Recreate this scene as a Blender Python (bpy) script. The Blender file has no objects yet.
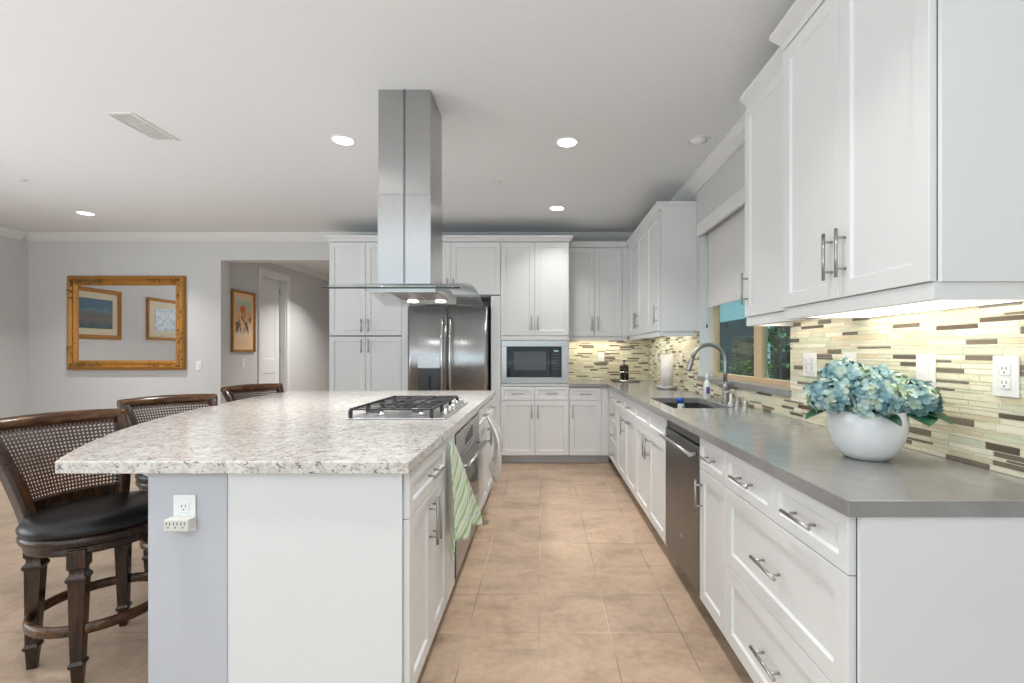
import bpy, bmesh, math, random
from mathutils import Vector, Matrix, Euler
PI = math.pi
R = math.radians
random.seed(7)
S = bpy.context.scene
C = S.collection

# ------------------------------------------------------------ camera
cam_d = bpy.data.cameras.new('camera')
cam = bpy.data.objects.new('camera', cam_d); C.objects.link(cam)
cam.location = (0, 0, 1.267); cam.rotation_euler = (R(90), 0, 0)
cam_d.sensor_width = 36; cam_d.sensor_fit = 'HORIZONTAL'
cam_d.lens = 460 * 36 / 1024
cam_d.shift_x = -30.0 / 1024
cam_d.shift_y = 10.7 / 1024
cam_d.clip_start = 0.02; cam_d.clip_end = 100
S.camera = cam

# ------------------------------------------------------------ world, view
w = bpy.data.worlds.new('world'); S.world = w; w.use_nodes = True
bg = w.node_tree.nodes['Background']
bg.inputs[0].default_value = (0.45, 0.77, 0.82, 1); bg.inputs[1].default_value = 0.62
S.view_settings.view_transform = 'Standard'
S.view_settings.look = 'None'
S.view_settings.exposure = 0.26
S.view_settings.gamma = 1.0
S.view_settings.use_curve_mapping = False

# ------------------------------------------------------------ daylight lamps and added fill
def area(name, loc, rot, sx, sy, power, col=(1, 1, 1), spread=None):
    l = bpy.data.lights.new(name, 'AREA'); l.shape = 'RECTANGLE'
    l.size = sx; l.size_y = sy; l.energy = power; l.color = col
    if spread: l.spread = spread
    o = bpy.data.objects.new(name, l); C.objects.link(o)
    o.location = loc; o.rotation_euler = rot
    return o
# daylight entering by the glazed doors of the room behind the camera
area('daylight_garden_doors', (-1.9, -2.75, 1.35), (R(90), 0, 0), 5.0, 2.3, 44, (0.84, 0.92, 1.0))
# daylight entering by the glazed opening of the dining side
area('daylight_dining_window', (-6.62, 0.6, 1.35), (R(90), 0, R(-90)), 3.6, 2.0, 62, (0.93, 0.96, 1.0))
# added fill lights facing up, out of view, to brighten the ceiling
area('added_ceiling_fill', (-1.2, -1.5, 1.0), (PI, 0, 0), 3.2, 1.6, 66, (0.93, 0.965, 1.0))
area('added_ceiling_fill', (-4.4, -0.2, 1.0), (PI, 0, 0), 2.6, 2.4, 64, (0.94, 0.97, 1.0))
area('added_ceiling_fill', (-4.1, 3.3, 1.45), (PI, 0, 0), 2.6, 2.6, 8, (0.95, 0.975, 1.0))
# daylight outside the sink window
area('daylight_side_yard', (2.5, 5.0, 4.2), (0, 0, 0), 1.8, 6.5, 170, (1.0, 0.97, 0.92))

CEIL = 2.76
XW = 1.351      # right wall
YW = 5.80       # far wall
XL = -6.475     # left wall
YR = -2.6       # wall behind the camera

# ------------------------------------------------------------ materials
def mat(name, col, rough=0.5, metal=0.0, spec=0.5, **kw):
    m = bpy.data.materials.new(name); m.use_nodes = True
    b = m.node_tree.nodes['Principled BSDF']
    b.inputs['Base Color'].default_value = (*col, 1)
    b.inputs['Roughness'].default_value = rough
    b.inputs['Metallic'].default_value = metal
    b.inputs['Specular IOR Level'].default_value = spec
    for k, v in kw.items():
        b.inputs[k.replace('_', ' ')].default_value = v
    return m
def srgb(r, g, b):
    f = lambda c: (c / 255 / 12.92) if c / 255 <= 0.04045 else ((c / 255 + 0.055) / 1.055) ** 2.4
    return (f(r), f(g), f(b))
def N(m, t, **kw):
    n = m.node_tree.nodes.new(t)
    for k, v in kw.items():
        if hasattr(n, k): setattr(n, k, v)
    return n
def L(m, a, b): m.node_tree.links.new(a, b)
def bsdf(m): return m.node_tree.nodes['Principled BSDF']
def coords(m, scale=(1, 1, 1), loc=(0, 0, 0), kind='Object', rot=(0, 0, 0)):
    t = N(m, 'ShaderNodeTexCoord'); mp = N(m, 'ShaderNodeMapping')
    mp.inputs['Scale'].default_value = scale; mp.inputs['Location'].default_value = loc
    mp.inputs['Rotation'].default_value = rot
    L(m, t.outputs[kind], mp.inputs[0]); return mp.outputs[0]
def noise(m, vec, scale, detail=4, rough=0.5, dist=0.0):
    n = N(m, 'ShaderNodeTexNoise'); n.inputs['Scale'].default_value = scale
    n.inputs['Detail'].default_value = detail; n.inputs['Roughness'].default_value = rough
    n.inputs['Distortion'].default_value = dist
    L(m, vec, n.inputs['Vector']); return n.outputs['Fac']
def ramp(m, fac, stops):
    r = N(m, 'ShaderNodeValToRGB'); e = r.color_ramp.elements
    while len(e) > 1: e.remove(e[-1])
    e[0].position = stops[0][0]; e[0].color = (*stops[0][1], 1)
    for p, c in stops[1:]:
        x = e.new(p); x.color = (*c, 1)
    L(m, fac, r.inputs[0]); return r.outputs[0]
def mix(m, fac, a, b, mode='MIX'):
    x = N(m, 'ShaderNodeMix', data_type='RGBA', blend_type=mode)
    for s, v in ((x.inputs[0], fac), (x.inputs[6], a), (x.inputs[7], b)):
        if hasattr(v, 'links') or hasattr(v, 'is_linked'): L(m, v, s)
        elif isinstance(v, (int, float)): s.default_value = v
        else: s.default_value = (*v, 1)
    return x.outputs[2]
def bump(m, h, strength=0.1, dist=0.01):
    b = N(m, 'ShaderNodeBump'); b.inputs['Strength'].default_value = strength
    b.inputs['Distance'].default_value = dist
    L(m, h, b.inputs['Height']); L(m, b.outputs[0], bsdf(m).inputs['Normal'])
def noisy(name, stops, scale=8, rough=0.5, metal=0, detail=4, sc=(1, 1, 1), bmp=0, dist=0, spec=0.5):
    m = mat(name, stops[0][1], rough, metal, spec)
    f = noise(m, coords(m, sc), scale, detail, 0.55, dist)
    L(m, ramp(m, f, stops), bsdf(m).inputs['Base Color'])
    if bmp: bump(m, f, bmp)
    return m

M = {}
M['cab'] = noisy('painted_white_cabinet', [(0.3, (0.72, 0.725, 0.725)), (0.7, (0.74, 0.745, 0.745))], 2.0, 0.38)
M['cab_in'] = mat('cabinet_gap', (0.10, 0.10, 0.105), 0.7)
M['toe'] = mat('toe_kick_grey', (0.62, 0.63, 0.64), 0.6)
M['wall'] = noisy('wall_paint', [(0.3, (0.60, 0.60, 0.60)), (0.7, (0.62, 0.62, 0.62))], 40, 0.85, bmp=0.02)
M['ceil'] = noisy('ceiling_paint', [(0.3, (0.755, 0.77, 0.79)), (0.7, (0.775, 0.79, 0.81))], 30, 0.9, bmp=0.02)
M['trim'] = mat('white_trim', (0.74, 0.74, 0.73), 0.45)
M['half'] = mat('island_wall_paint', (0.50, 0.51, 0.55), 0.7)
M['nickel'] = mat('brushed_nickel', (0.42, 0.41, 0.40), 0.3, 1.0)
M['chrome'] = mat('chrome', (0.7, 0.7, 0.7), 0.12, 1.0)
M['white_plastic'] = mat('white_plastic', (0.82, 0.82, 0.81), 0.35)
M['cream_plastic'] = mat('ivory_plastic', (0.66, 0.65, 0.60), 0.4)
M['black'] = mat('black_plastic', (0.02, 0.02, 0.022), 0.4)
M['black_glass'] = mat('black_glass', (0.010, 0.011, 0.012), 0.06, 0, 0.3)
M['grey_glass'] = mat('smoked_window_glass', (0.07, 0.075, 0.08), 0.12, 0, 0.3)
M['iron'] = mat('cast_iron', (0.035, 0.035, 0.038), 0.5, 0.2)
M['recess'] = mat('dispenser_cavity', (0.06, 0.06, 0.062), 0.35, 0.6)
M['paper'] = noisy('paper_towel', [(0.3, (0.80, 0.76, 0.73)), (0.7, (0.84, 0.81, 0.78))], 60, 0.95, bmp=0.1)
M['vase'] = mat('white_glazed_ceramic', (0.80, 0.80, 0.80), 0.12, 0, 0.6)
M['frame_tan'] = mat('almond_window_frame', srgb(206, 178, 142), 0.5)
M['shade'] = noisy('linen_roller_shade', [(0.3, (0.68, 0.67, 0.65)), (0.7, (0.73, 0.72, 0.70))], 200, 0.9, bmp=0.05)
M['leaf'] = noisy('dark_green_leaf', [(0.3, (0.015, 0.07, 0.04)), (0.7, (0.03, 0.13, 0.06))], 20, 0.35)
M['shrub'] = noisy('shrub_leaf', [(0.3, (0.03, 0.16, 0.05)), (0.7, (0.12, 0.30, 0.06))], 3, 0.5)
M['bark'] = mat('bark', (0.09, 0.06, 0.04), 0.9)
M['emit'] = mat('lamp_diffuser', (1, 1, 1), 0.5)
bsdf(M['emit']).inputs['Emission Color'].default_value = (1, 0.96, 0.9, 1)
bsdf(M['emit']).inputs['Emission Strength'].default_value = 9
M['emit_bar'] = mat('led_bar_diffuser', (1, 1, 1), 0.5)
bsdf(M['emit_bar']).inputs['Emission Color'].default_value = (1, 0.98, 0.94, 1)
bsdf(M['emit_bar']).inputs['Emission Strength'].default_value = 1.6
M['display'] = mat('microwave_clock', (0.1, 0.2, 0.2), 0.5)
bsdf(M['display']).inputs['Emission Color'].default_value = (0.6, 0.9, 0.95, 1)
bsdf(M['display']).inputs['Emission Strength'].default_value = 0.3
M['leather'] = noisy('black_leather', [(0.3, (0.006, 0.006, 0.007)), (0.7, (0.010, 0.010, 0.011))], 90, 0.28, bmp=0.05, spec=0.35)
M['blue'] = mat('blue_label', (0.02, 0.12, 0.55), 0.4)
M['coffee'] = mat('dark_coffee_glass', (0.03, 0.015, 0.008), 0.08)
M['sink'] = noisy('composite_sink', [(0.3, (0.035, 0.036, 0.037)), (0.7, (0.09, 0.09, 0.09))], 180, 0.4)
M['soap'] = mat('soap_bottle_white', (0.78, 0.78, 0.76), 0.3)
M['purple'] = mat('label_purple', (0.18, 0.10, 0.35), 0.4)
M['ground'] = noisy('yard_ground', [(0.3, (0.08, 0.07, 0.05)), (0.7, (0.14, 0.12, 0.09))], 4, 0.95)
M['fence'] = noisy('stained_fence', [(0.3, (0.035, 0.025, 0.018)), (0.7, (0.075, 0.05, 0.03))], 6, 0.8, sc=(1, 1, 0.15))
M['teal'] = noisy('teal_painted_wall', [(0.3, (0.007, 0.026, 0.034)), (0.7, (0.012, 0.038, 0.046))], 5, 0.7)

def steel(name, c=(0.50, 0.50, 0.50), rough=0.27, sc=(1, 1, 90)):
    m = mat(name, c, rough, 1.0)
    f = noise(m, coords(m, sc), 6, 3)
    mr = N(m, 'ShaderNodeMapRange'); mr.inputs[3].default_value = rough - 0.05; mr.inputs[4].default_value = rough + 0.08
    L(m, f, mr.inputs[0]); L(m, mr.outputs[0], bsdf(m).inputs['Roughness'])
    bump(m, f, 0.03, 0.002)
    bsdf(m).inputs['Anisotropic'].default_value = 0.5
    return m
M['steel'] = steel('brushed_steel', (0.48, 0.48, 0.48), 0.34)
M['steel_duct'] = steel('brushed_steel_duct', (0.44, 0.44, 0.44), 0.24, (90, 90, 1))
M['steel_fridge'] = steel('brushed_steel_fridge', (0.44, 0.445, 0.455), 0.28, (90, 90, 1))
M['dark_steel'] = steel('dark_steel', (0.20, 0.20, 0.205), 0.28, (1, 90, 1))

def glassmat(name, tint=(0.85, 0.95, 0.93), rough=0.0):
    m = bpy.data.materials.new(name); m.use_nodes = True
    nt = m.node_tree; nt.nodes.clear()
    o = nt.nodes.new('ShaderNodeOutputMaterial'); g = nt.nodes.new('ShaderNodeBsdfGlossy')
    t = nt.nodes.new('ShaderNodeBsdfTransparent'); x = nt.nodes.new('ShaderNodeMixShader')
    f0 = nt.nodes.new('ShaderNodeLayerWeight'); f0.inputs[0].default_value = 0.5; f1 = nt.nodes.new('ShaderNodeMath'); f1.operation = 'POWER'; f1.inputs[1].default_value = 4
    nt.links.new(f0.outputs['Facing'], f1.inputs[0]); f = nt.nodes.new('ShaderNodeMath'); f.operation = 'MULTIPLY_ADD'; f.inputs[1].default_value = 0.5; f.inputs[2].default_value = 0.03; nt.links.new(f1.outputs[0], f.inputs[0])
    t.inputs[0].default_value = (*tint, 1); g.inputs['Roughness'].default_value = rough
    nt.links.new(f.outputs[0], x.inputs[0]); nt.links.new(t.outputs[0], x.inputs[1])
    nt.links.new(g.outputs[0], x.inputs[2]); nt.links.new(x.outputs[0], o.inputs[0])
    return m
M['glass'] = glassmat('window_glass', (0.80, 0.92, 0.93))
M['hood_glass'] = glassmat('hood_glass', (0.94, 0.955, 0.95))
M['jug_glass'] = glassmat('jug_glass', (0.6, 0.5, 0.4))
M['glass_edge'] = mat('glass_cut_edge', (0.012, 0.018, 0.017), 0.2)
M['mirror'] = mat('mirror', (0.93, 0.93, 0.93), 0.02, 1.0)

def granite():
    m = mat('island_granite', (0.7, 0.65, 0.6), 0.16, 0, 0.55)
    v = coords(m, (1.0, 1.0, 1.0))
    big = noise(m, v, 26, 6, 0.65, 0.8)
    base = ramp(m, big, [(0.28, (0.40, 0.37, 0.35)), (0.42, (0.58, 0.54, 0.50)), (0.55, (0.70, 0.68, 0.65)), (0.68, (0.74, 0.725, 0.70)), (0.8, (0.60, 0.585, 0.565))])
    sp = noise(m, coords(m, (1, 1.5, 1.5)), 42, 5, 0.65, 1.4)
    k = ramp(m, sp, [(0.26, (1, 1, 1)), (0.375, (1, 1, 1)), (0.44, (0, 0, 0)), (1, (0, 0, 0))])
    c1 = mix(m, k, base, (0.16, 0.16, 0.17))
    sp2 = noise(m, coords(m, (1, 1, 1), (3, 5, 1)), 75, 3, 0.6, 1.0)
    k2 = ramp(m, sp2, [(0.0, (0, 0, 0)), (0.58, (0, 0, 0)), (0.66, (0.6, 0.6, 0.6)), (1, (0.6, 0.6, 0.6))])
    c2 = mix(m, k2, c1, (0.42, 0.34, 0.27))
    L(m, c2, bsdf(m).inputs['Base Color'])
    return m
M['granite'] = granite()
def quartz():
    m = mat('grey_quartz', (0.25, 0.25, 0.25), 0.17, 0, 0.6)
    f = noise(m, coords(m), 5, 6, 0.6, 1.0)
    a = ramp(m, f, [(0.3, (0.235, 0.228, 0.222)), (0.55, (0.27, 0.265, 0.258)), (0.75, (0.32, 0.312, 0.305))])
    g = noise(m, coords(m), 260, 2, 0.5)
    b = ramp(m, g, [(0.3, (0.93, 0.93, 0.93)), (0.7, (1.05, 1.05, 1.05))])
    L(m, mix(m, 1.0, a, b, 'MULTIPLY'), bsdf(m).inputs['Base Color'])
    return m
M['quartz'] = quartz()
def wood(name, a, b, c, rough=0.28, sc=(5, 5, 0.8)):
    m = mat(name, b, rough, 0, 0.5)
    f = noise(m, coords(m, sc), 5, 5, 0.6, 0.6)
    L(m, ramp(m, f, [(0.3, a), (0.5, b), (0.72, c)]), bsdf(m).inputs['Base Color'])
    bump(m, f, 0.06)
    return m
M['walnut'] = wood('dark_walnut', (0.008, 0.004, 0.003), (0.027, 0.011, 0.005), (0.065, 0.025, 0.009), 0.24)
M['walnut_rail'] = wood('burnished_walnut', (0.02, 0.009, 0.004), (0.075, 0.03, 0.010), (0.19, 0.085, 0.026), 0.2, (6, 2, 6))
M['cane'] = noisy('dark_cane', [(0.3, (0.03, 0.014, 0.010)), (0.7, (0.07, 0.033, 0.022))], 30, 0.5)
M['gold'] = noisy('antique_gold', [(0.25, (0.22, 0.09, 0.015)), (0.5, (0.40, 0.17, 0.025)), (0.75, (0.50, 0.25, 0.05))], 60, 0.36, 0.3, sc=(1, 1, 1), bmp=0.15)
M['gold_dark'] = noisy('antique_gold_carving', [(0.35, (0.05, 0.025, 0.01)), (0.65, (0.45, 0.25, 0.07))], 70, 0.4, 0.35, bmp=0.6)

def floor_mat():
    m = mat('porcelain_floor_tile', (0.5, 0.4, 0.3), 0.36, 0, 0.4)
    T = 0.3213
    v = coords(m, (1, 1, 1), (0.0142 + 40 * T, -4.3309 + 40 * T, 0))
    b = N(m, 'ShaderNodeTexBrick'); b.offset = 0; b.squash = 1
    b.inputs['Scale'].default_value = 1; b.inputs['Brick Width'].default_value = T
    b.inputs['Row Height'].default_value = T; b.inputs['Mortar Size'].default_value = 0.0022
    b.inputs['Mortar Smooth'].default_value = 0.3; b.inputs['Bias'].default_value = 0
    b.inputs['Color1'].default_value = (0.93, 0.93, 0.94, 1); b.inputs['Color2'].default_value = (1.06, 1.05, 1.03, 1)
    b.inputs['Mortar'].default_value = (1, 1, 1, 1)
    L(m, v, b.inputs['Vector'])
    f = noise(m, coords(m, (1, 1.6, 1)), 3.2, 8, 0.62, 0.6)
    a = ramp(m, f, [(0.28, (0.33, 0.235, 0.165)), (0.48, (0.46, 0.335, 0.24)), (0.66, (0.53, 0.395, 0.285)), (0.85, (0.40, 0.295, 0.21))])
    f2 = noise(m, coords(m, (1, 1, 1), (7, 3, 0)), 26, 5, 0.65, 0.4)
    a2 = mix(m, 1.0, a, ramp(m, f2, [(0.3, (0.86, 0.86, 0.87)), (0.65, (1.05, 1.05, 1.05))]), 'MULTIPLY')
    a3 = mix(m, 1.0, a2, b.outputs['Color'], 'MULTIPLY')
    g = noise(m, coords(m), 1.3, 2)
    gc = ramp(m, g, [(0.42, (0.17, 0.13, 0.10)), (0.56, (0.62, 0.51, 0.40))])
    L(m, mix(m, b.outputs['Fac'], a3, gc), bsdf(m).inputs['Base Color'])
    bump(m, f2, 0.03)
    return m
M['floor'] = floor_mat()

TILE = []
for nm, c, r in (('tile_cream', srgb(232, 226, 200), 0.12), ('tile_pale_green', srgb(214, 216, 190), 0.1), ('tile_sand', srgb(218, 206, 176), 0.35),
                 ('tile_taupe_glass', srgb(126, 116, 100), 0.1), ('tile_brown_glass', srgb(104, 92, 80), 0.1), ('tile_ivory', srgb(240, 234, 214), 0.3)):
    mm = mat(nm, c, r)
    f = noise(mm, coords(mm, (1, 1, 6)), 14, 4, 0.6, 1)
    L(mm, mix(mm, 1.0, c, ramp(mm, f, [(0.3, (0.86, 0.86, 0.86)), (0.7, (1.05, 1.05, 1.05))]), 'MULTIPLY'), bsdf(mm).inputs['Base Color'])
    TILE.append(mm)
M['grout'] = mat('white_grout', srgb(226, 222, 206), 0.9)

def petal_mat():
    m = mat('hydrangea_petal', (0.4, 0.6, 0.6), 0.6)
    f = noise(m, coords(m), 17, 2, 0.5)
    L(m, ramp(m, f, [(0.30, (0.10, 0.24, 0.30)), (0.42, (0.22, 0.37, 0.38)), (0.48, (0.36, 0.50, 0.48)), (0.54, (0.52, 0.61, 0.54)), (0.60, (0.42, 0.54, 0.36)), (0.70, (0.22, 0.34, 0.22))]), bsdf(m).inputs['Base Color'])
    bsdf(m).inputs['Subsurface Weight'].default_value = 0.0
    return m
M['petal'] = petal_mat()

def stripes(name):
    m = mat(name, (0.8, 0.9, 0.8), 0.95)
    u = N(m, 'ShaderNodeUVMap'); s = N(m, 'ShaderNodeSeparateXYZ'); mp = N(m, 'ShaderNodeMapping'); mp.inputs['Rotation'].default_value = (0, 0, R(-38)); mp.inputs['Scale'].default_value = (.75, 1.2, 1); L(m, u.outputs[0], mp.inputs[0]); L(m, mp.outputs[0], s.inputs[0])
    mu = N(m, 'ShaderNodeMath', operation='MULTIPLY'); mu.inputs[1].default_value = 9; L(m, s.outputs[0], mu.inputs[0])
    fr = N(m, 'ShaderNodeMath', operation='FRACT'); L(m, mu.outputs[0], fr.inputs[0])
    c = ramp(m, fr.outputs[0], [(0.0, (0.36, 0.56, 0.25)), (0.30, (0.42, 0.61, 0.30)), (0.35, (0.78, 0.80, 0.76)), (0.62, (0.80, 0.82, 0.78)), (0.67, (0.50, 0.66, 0.48)), (0.80, (0.60, 0.70, 0.40)), (0.85, (0.78, 0.80, 0.76)), (0.98, (0.78, 0.80, 0.76))])
    L(m, c, bsdf(m).inputs['Base Color'])
    f = noise(m, coords(m), 250, 2); bump(m, f, 0.3, 0.003)
    return m
M['towel_green'] = stripes('striped_towel')
M['towel_white'] = noisy('white_towel', [(0.3, (0.60, 0.59, 0.56)), (0.7, (0.74, 0.73, 0.70))], 90, 0.95, bmp=0.3)

def art_sun():
    m = mat('abstract_painting_paper', (0.8, 0.6, 0.4), 0.4)
    v = coords(m, (1, 1, 1), kind='Generated')
    s = N(m, 'ShaderNodeSeparateXYZ'); L(m, v, s.inputs[0])
    base = ramp(m, s.outputs[2], [(0.0, (0.80, 0.55, 0.33)), (0.2, (0.86, 0.68, 0.48)), (0.6, (0.80, 0.45, 0.20)), (0.85, (0.45, 0.55, 0.45)), (1, (0.8, 0.66, 0.42))])
    f = noise(m, coords(m, (1, 1.0, 0.4)), 15, 5, 0.75, 0.8)
    k = ramp(m, f, [(0.45, (1, 1, 1)), (0.51, (0, 0, 0))])
    band = ramp(m, s.outputs[2], [(0.18, (0, 0, 0)), (0.28, (1, 1, 1)), (0.62, (1, 1, 1)), (0.72, (0, 0, 0))])
    kk = mix(m, 1.0, k, band, 'MULTIPLY')
    L(m, mix(m, kk, base, (0.06, 0.05, 0.05)), bsdf(m).inputs['Base Color'])
    return m
def art_lake():
    m = mat('landscape_print', (0.1, 0.2, 0.3), 0.3)
    v = coords(m, (1, 1, 1), kind='Generated'); s = N(m, 'ShaderNodeSeparateXYZ'); L(m, v, s.inputs[0])
    f = noise(m, coords(m), 9, 4, 0.6, 0.8)
    ad = N(m, 'ShaderNodeMath', operation='MULTIPLY_ADD'); ad.inputs[1].default_value = 0.55
    L(m, f, ad.inputs[0]); L(m, s.outputs[2], ad.inputs[2])
    L(m, ramp(m, ad.outputs[0], [(0.25, (0.01, 0.02, 0.02)), (0.45, (0.02, 0.045, 0.04)), (0.58, (0.14, 0.07, 0.035)), (0.68, (0.03, 0.07, 0.06)), (0.82, (0.11, 0.08, 0.05)), (0.93, (0.05, 0.14, 0.20)), (1.0, (0.02, 0.09, 0.16))]), bsdf(m).inputs['Base Color'])
    return m
def art_sketch():
    m = mat('pale_sketch', (0.6, 0.65, 0.7), 0.4)
    f = noise(m, coords(m), 16, 4, 0.7, 1)
    L(m, ramp(m, f, [(0.36, (0.16, 0.24, 0.32)), (0.46, (0.50, 0.60, 0.68)), (0.6, (0.72, 0.74, 0.74))]), bsdf(m).inputs['Base Color'])
    return m
M['art_sun'] = art_sun(); M['art_lake'] = art_lake(); M['art_sketch'] = art_sketch()
M['mat_board'] = mat('cream_mat_board', (0.66, 0.60, 0.46), 0.8)
M['peach_board'] = mat('peach_mat_board', (0.80, 0.56, 0.34), 0.8)
M['red_sun'] = mat('painted_sun', (0.72, 0.16, 0.04), 0.6)
M['cabpanel'] = M['cab']

# ------------------------------------------------------------ mesh helpers
class Fr:
    """a face frame: u along, v up, d outward"""
    def __init__(s, o=(0, 0, 0), u=(1, 0, 0), n=(0, -1, 0)):
        s.o = Vector(o); s.u = Vector(u); s.n = Vector(n)
    def p(s, u, v, d): return s.o + s.u * u + Vector((0, 0, v)) + s.n * d
ID = None
class MB:
    def __init__(s, fr=None):
        s.bm = bmesh.new(); s.fr = fr
    def P(s, a, b, c):
        return s.fr.p(a, b, c) if s.fr else Vector((a, b, c))
    def box(s, x0, x1, y0, y1, z0, z1, bev=0):
        V = [s.bm.verts.new(s.P(a, b, c)) for a in (x0, x1) for b in (y0, y1) for c in (z0, z1)]
        fs = [(0, 1, 3, 2), (4, 6, 7, 5), (0, 4, 5, 1), (2, 3, 7, 6), (0, 2, 6, 4), (1, 5, 7, 3)]
        F = [s.bm.faces.new([V[i] for i in f]) for f in fs]
        if bev:
            E = list({e for f in F for e in f.edges})
            bmesh.ops.bevel(s.bm, geom=E, offset=bev, segments=2, affect='EDGES', profile=0.5)
        return s
    def panel(s, u0, u1, v0, v1, d0, d1, fw=0.055, rec=0.009, ch=0.006):
        """shaker slab with a recessed centre"""
        B = s.bm.verts.new; b = 0.0015
        def ring(a0, a1, c0, c1, d): return [B(s.P(*q)) for q in ((a0, c0, d), (a1, c0, d), (a1, c1, d), (a0, c1, d))]
        r = [ring(u0, u1, v0, v1, d0), ring(u0, u1, v0, v1, d1 - b), ring(u0 + b, u1 - b, v0 + b, v1 - b, d1)]
        if fw:
            r += [ring(u0 + fw, u1 - fw, v0 + fw, v1 - fw, d1), ring(u0 + fw + ch, u1 - fw - ch, v0 + fw + ch, v1 - fw - ch, d1 - rec)]
        for a, c in zip(r, r[1:]):
            for i in range(4):
                s.bm.faces.new((a[i], a[(i + 1) % 4], c[(i + 1) % 4], c[i]))
        s.bm.faces.new(r[0][::-1]); s.bm.faces.new(r[-1])
        return s
    def prism(s, pts, h0, h1, ax=2, bev=0):
        """polygon pts in two coordinates, extruded along ax"""
        def mk(p, h):
            q = list(p); q.insert(ax, h); return s.bm.verts.new(s.P(*q))
        a = [mk(p, h0) for p in pts]; b = [mk(p, h1) for p in pts]
        n = len(pts)
        F = [s.bm.faces.new(a[::-1]), s.bm.faces.new(b)]
        for i in range(n): F.append(s.bm.faces.new((a[i], a[(i + 1) % n], b[(i + 1) % n], b[i])))
        if bev:
            E = list(F[1].edges) + list(F[0].edges)
            bmesh.ops.bevel(s.bm, geom=E, offset=bev, segments=2, affect='EDGES', profile=0.5)
        return s
    def tube(s, pts, r, seg=12, cap=True, closed=False):
        pts = [s.P(*p) for p in pts]; n = len(pts)
        rs = r if isinstance(r, (list, tuple)) else [r] * n
        rings = []; prev = None
        for i, p in enumerate(pts):
            if closed: t = pts[(i + 1) % n] - pts[i - 1]
            else: t = pts[min(i + 1, n - 1)] - pts[max(i - 1, 0)]
            t.normalize()
            if prev is None:
                a = Vector((0, 0, 1)) if abs(t.z) < 0.9 else Vector((1, 0, 0))
                x = t.cross(a).normalized()
            else:
                x = (prev - t * prev.dot(t)).normalized()
            prev = x; y = t.cross(x)
            rings.append([s.bm.verts.new(p + (x * math.cos(k * 2 * PI / seg) + y * math.sin(k * 2 * PI / seg)) * rs[i]) for k in range(seg)])
        rr = rings + ([rings[0]] if closed else [])
        for a, b in zip(rr, rr[1:]):
            for k in range(seg):
                f = s.bm.faces.new((a[k], a[(k + 1) % seg], b[(k + 1) % seg], b[k])); f.smooth = True
        if cap and not closed:
            s.bm.faces.new(rings[0][::-1]); s.bm.faces.new(rings[-1])
        return s
    def lathe(s, prof, c=(0, 0, 0), seg=32, smooth=True, sx=1, sy=1, cap=True):
        rings = []
        for r, z in prof:
            if r < 1e-5: rings.append([s.bm.verts.new(s.P(c[0], c[1], c[2] + z))])
            else: rings.append([s.bm.verts.new(s.P(c[0] + sx * r * math.cos(k * 2 * PI / seg), c[1] + sy * r * math.sin(k * 2 * PI / seg), c[2] + z)) for k in range(seg)])
        for a, b in zip(rings, rings[1:]):
            for k in range(seg):
                q = [a[k % len(a)], a[(k + 1) % len(a)], b[(k + 1) % len(b)], b[k % len(b)]]
                u = []
                for v in q:
                    if v not in u: u.append(v)
                if len(u) > 2:
                    f = s.bm.faces.new(u); f.smooth = smooth
        for rg, e in ((rings[0], 0), (rings[-1], 1)):
            if len(rg) > 2 and cap: s.bm.faces.new(rg)
        return s
    def surf(s, fn, nu, nv, thick=0.0, uv=False, smooth=True):
        g = [[s.bm.verts.new(s.P(*fn(i / nu, j / nv))) for j in range(nv + 1)] for i in range(nu + 1)]
        lay = s.bm.loops.layers.uv.verify() if uv else None
        for i in range(nu):
            for j in range(nv):
                f = s.bm.faces.new((g[i][j], g[i + 1][j], g[i + 1][j + 1], g[i][j + 1])); f.smooth = smooth
                if uv:
                    for lp, (a, b) in zip(f.loops, ((i, j), (i + 1, j), (i + 1, j + 1), (i, j + 1))): lp[lay].uv = (a / nu, b / nv)
        return g
    def build(s, name, m, parent=None, solid=0, sub=0, rec=True):
        me = bpy.data.meshes.new(name)
        if rec: bmesh.ops.recalc_face_normals(s.bm, faces=s.bm.faces)
        s.bm.to_mesh(me); s.bm.free()
        for x in (m if isinstance(m, list) else [m]): me.materials.append(M[x] if isinstance(x, str) else x)
        o = bpy.data.objects.new(name, me); C.objects.link(o)
        if parent: o.parent = parent
        if solid:
            k = o.modifiers.new('s', 'SOLIDIFY'); k.thickness = solid; k.offset = 0
        if sub:
            k = o.modifiers.new('u', 'SUBSURF'); k.levels = sub; k.render_levels = sub
        return o
def tag(o, label=None, cat=None, group=None, kind=None):
    if label: o['label'] = label
    if cat: o['category'] = cat
    if group: o['group'] = group
    if kind: o['kind'] = kind
    return o
def thing(name, label, cat, group=None, loc=(0, 0, 0), rz=0):
    o = bpy.data.objects.new(name, None); C.objects.link(o)
    o.empty_display_size = 0.05
    o.location = loc; o.rotation_euler = (0, 0, rz)
    return tag(o, label, cat, group)
def copy_tree(o, parent=None):
    c = o.copy(); C.objects.link(c)
    if parent: c.parent = parent
    for ch in list(o.children): copy_tree(ch, c)
    return c
def struct(name, mb, m):
    return tag(mb.build(name, m), kind='structure')

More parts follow.
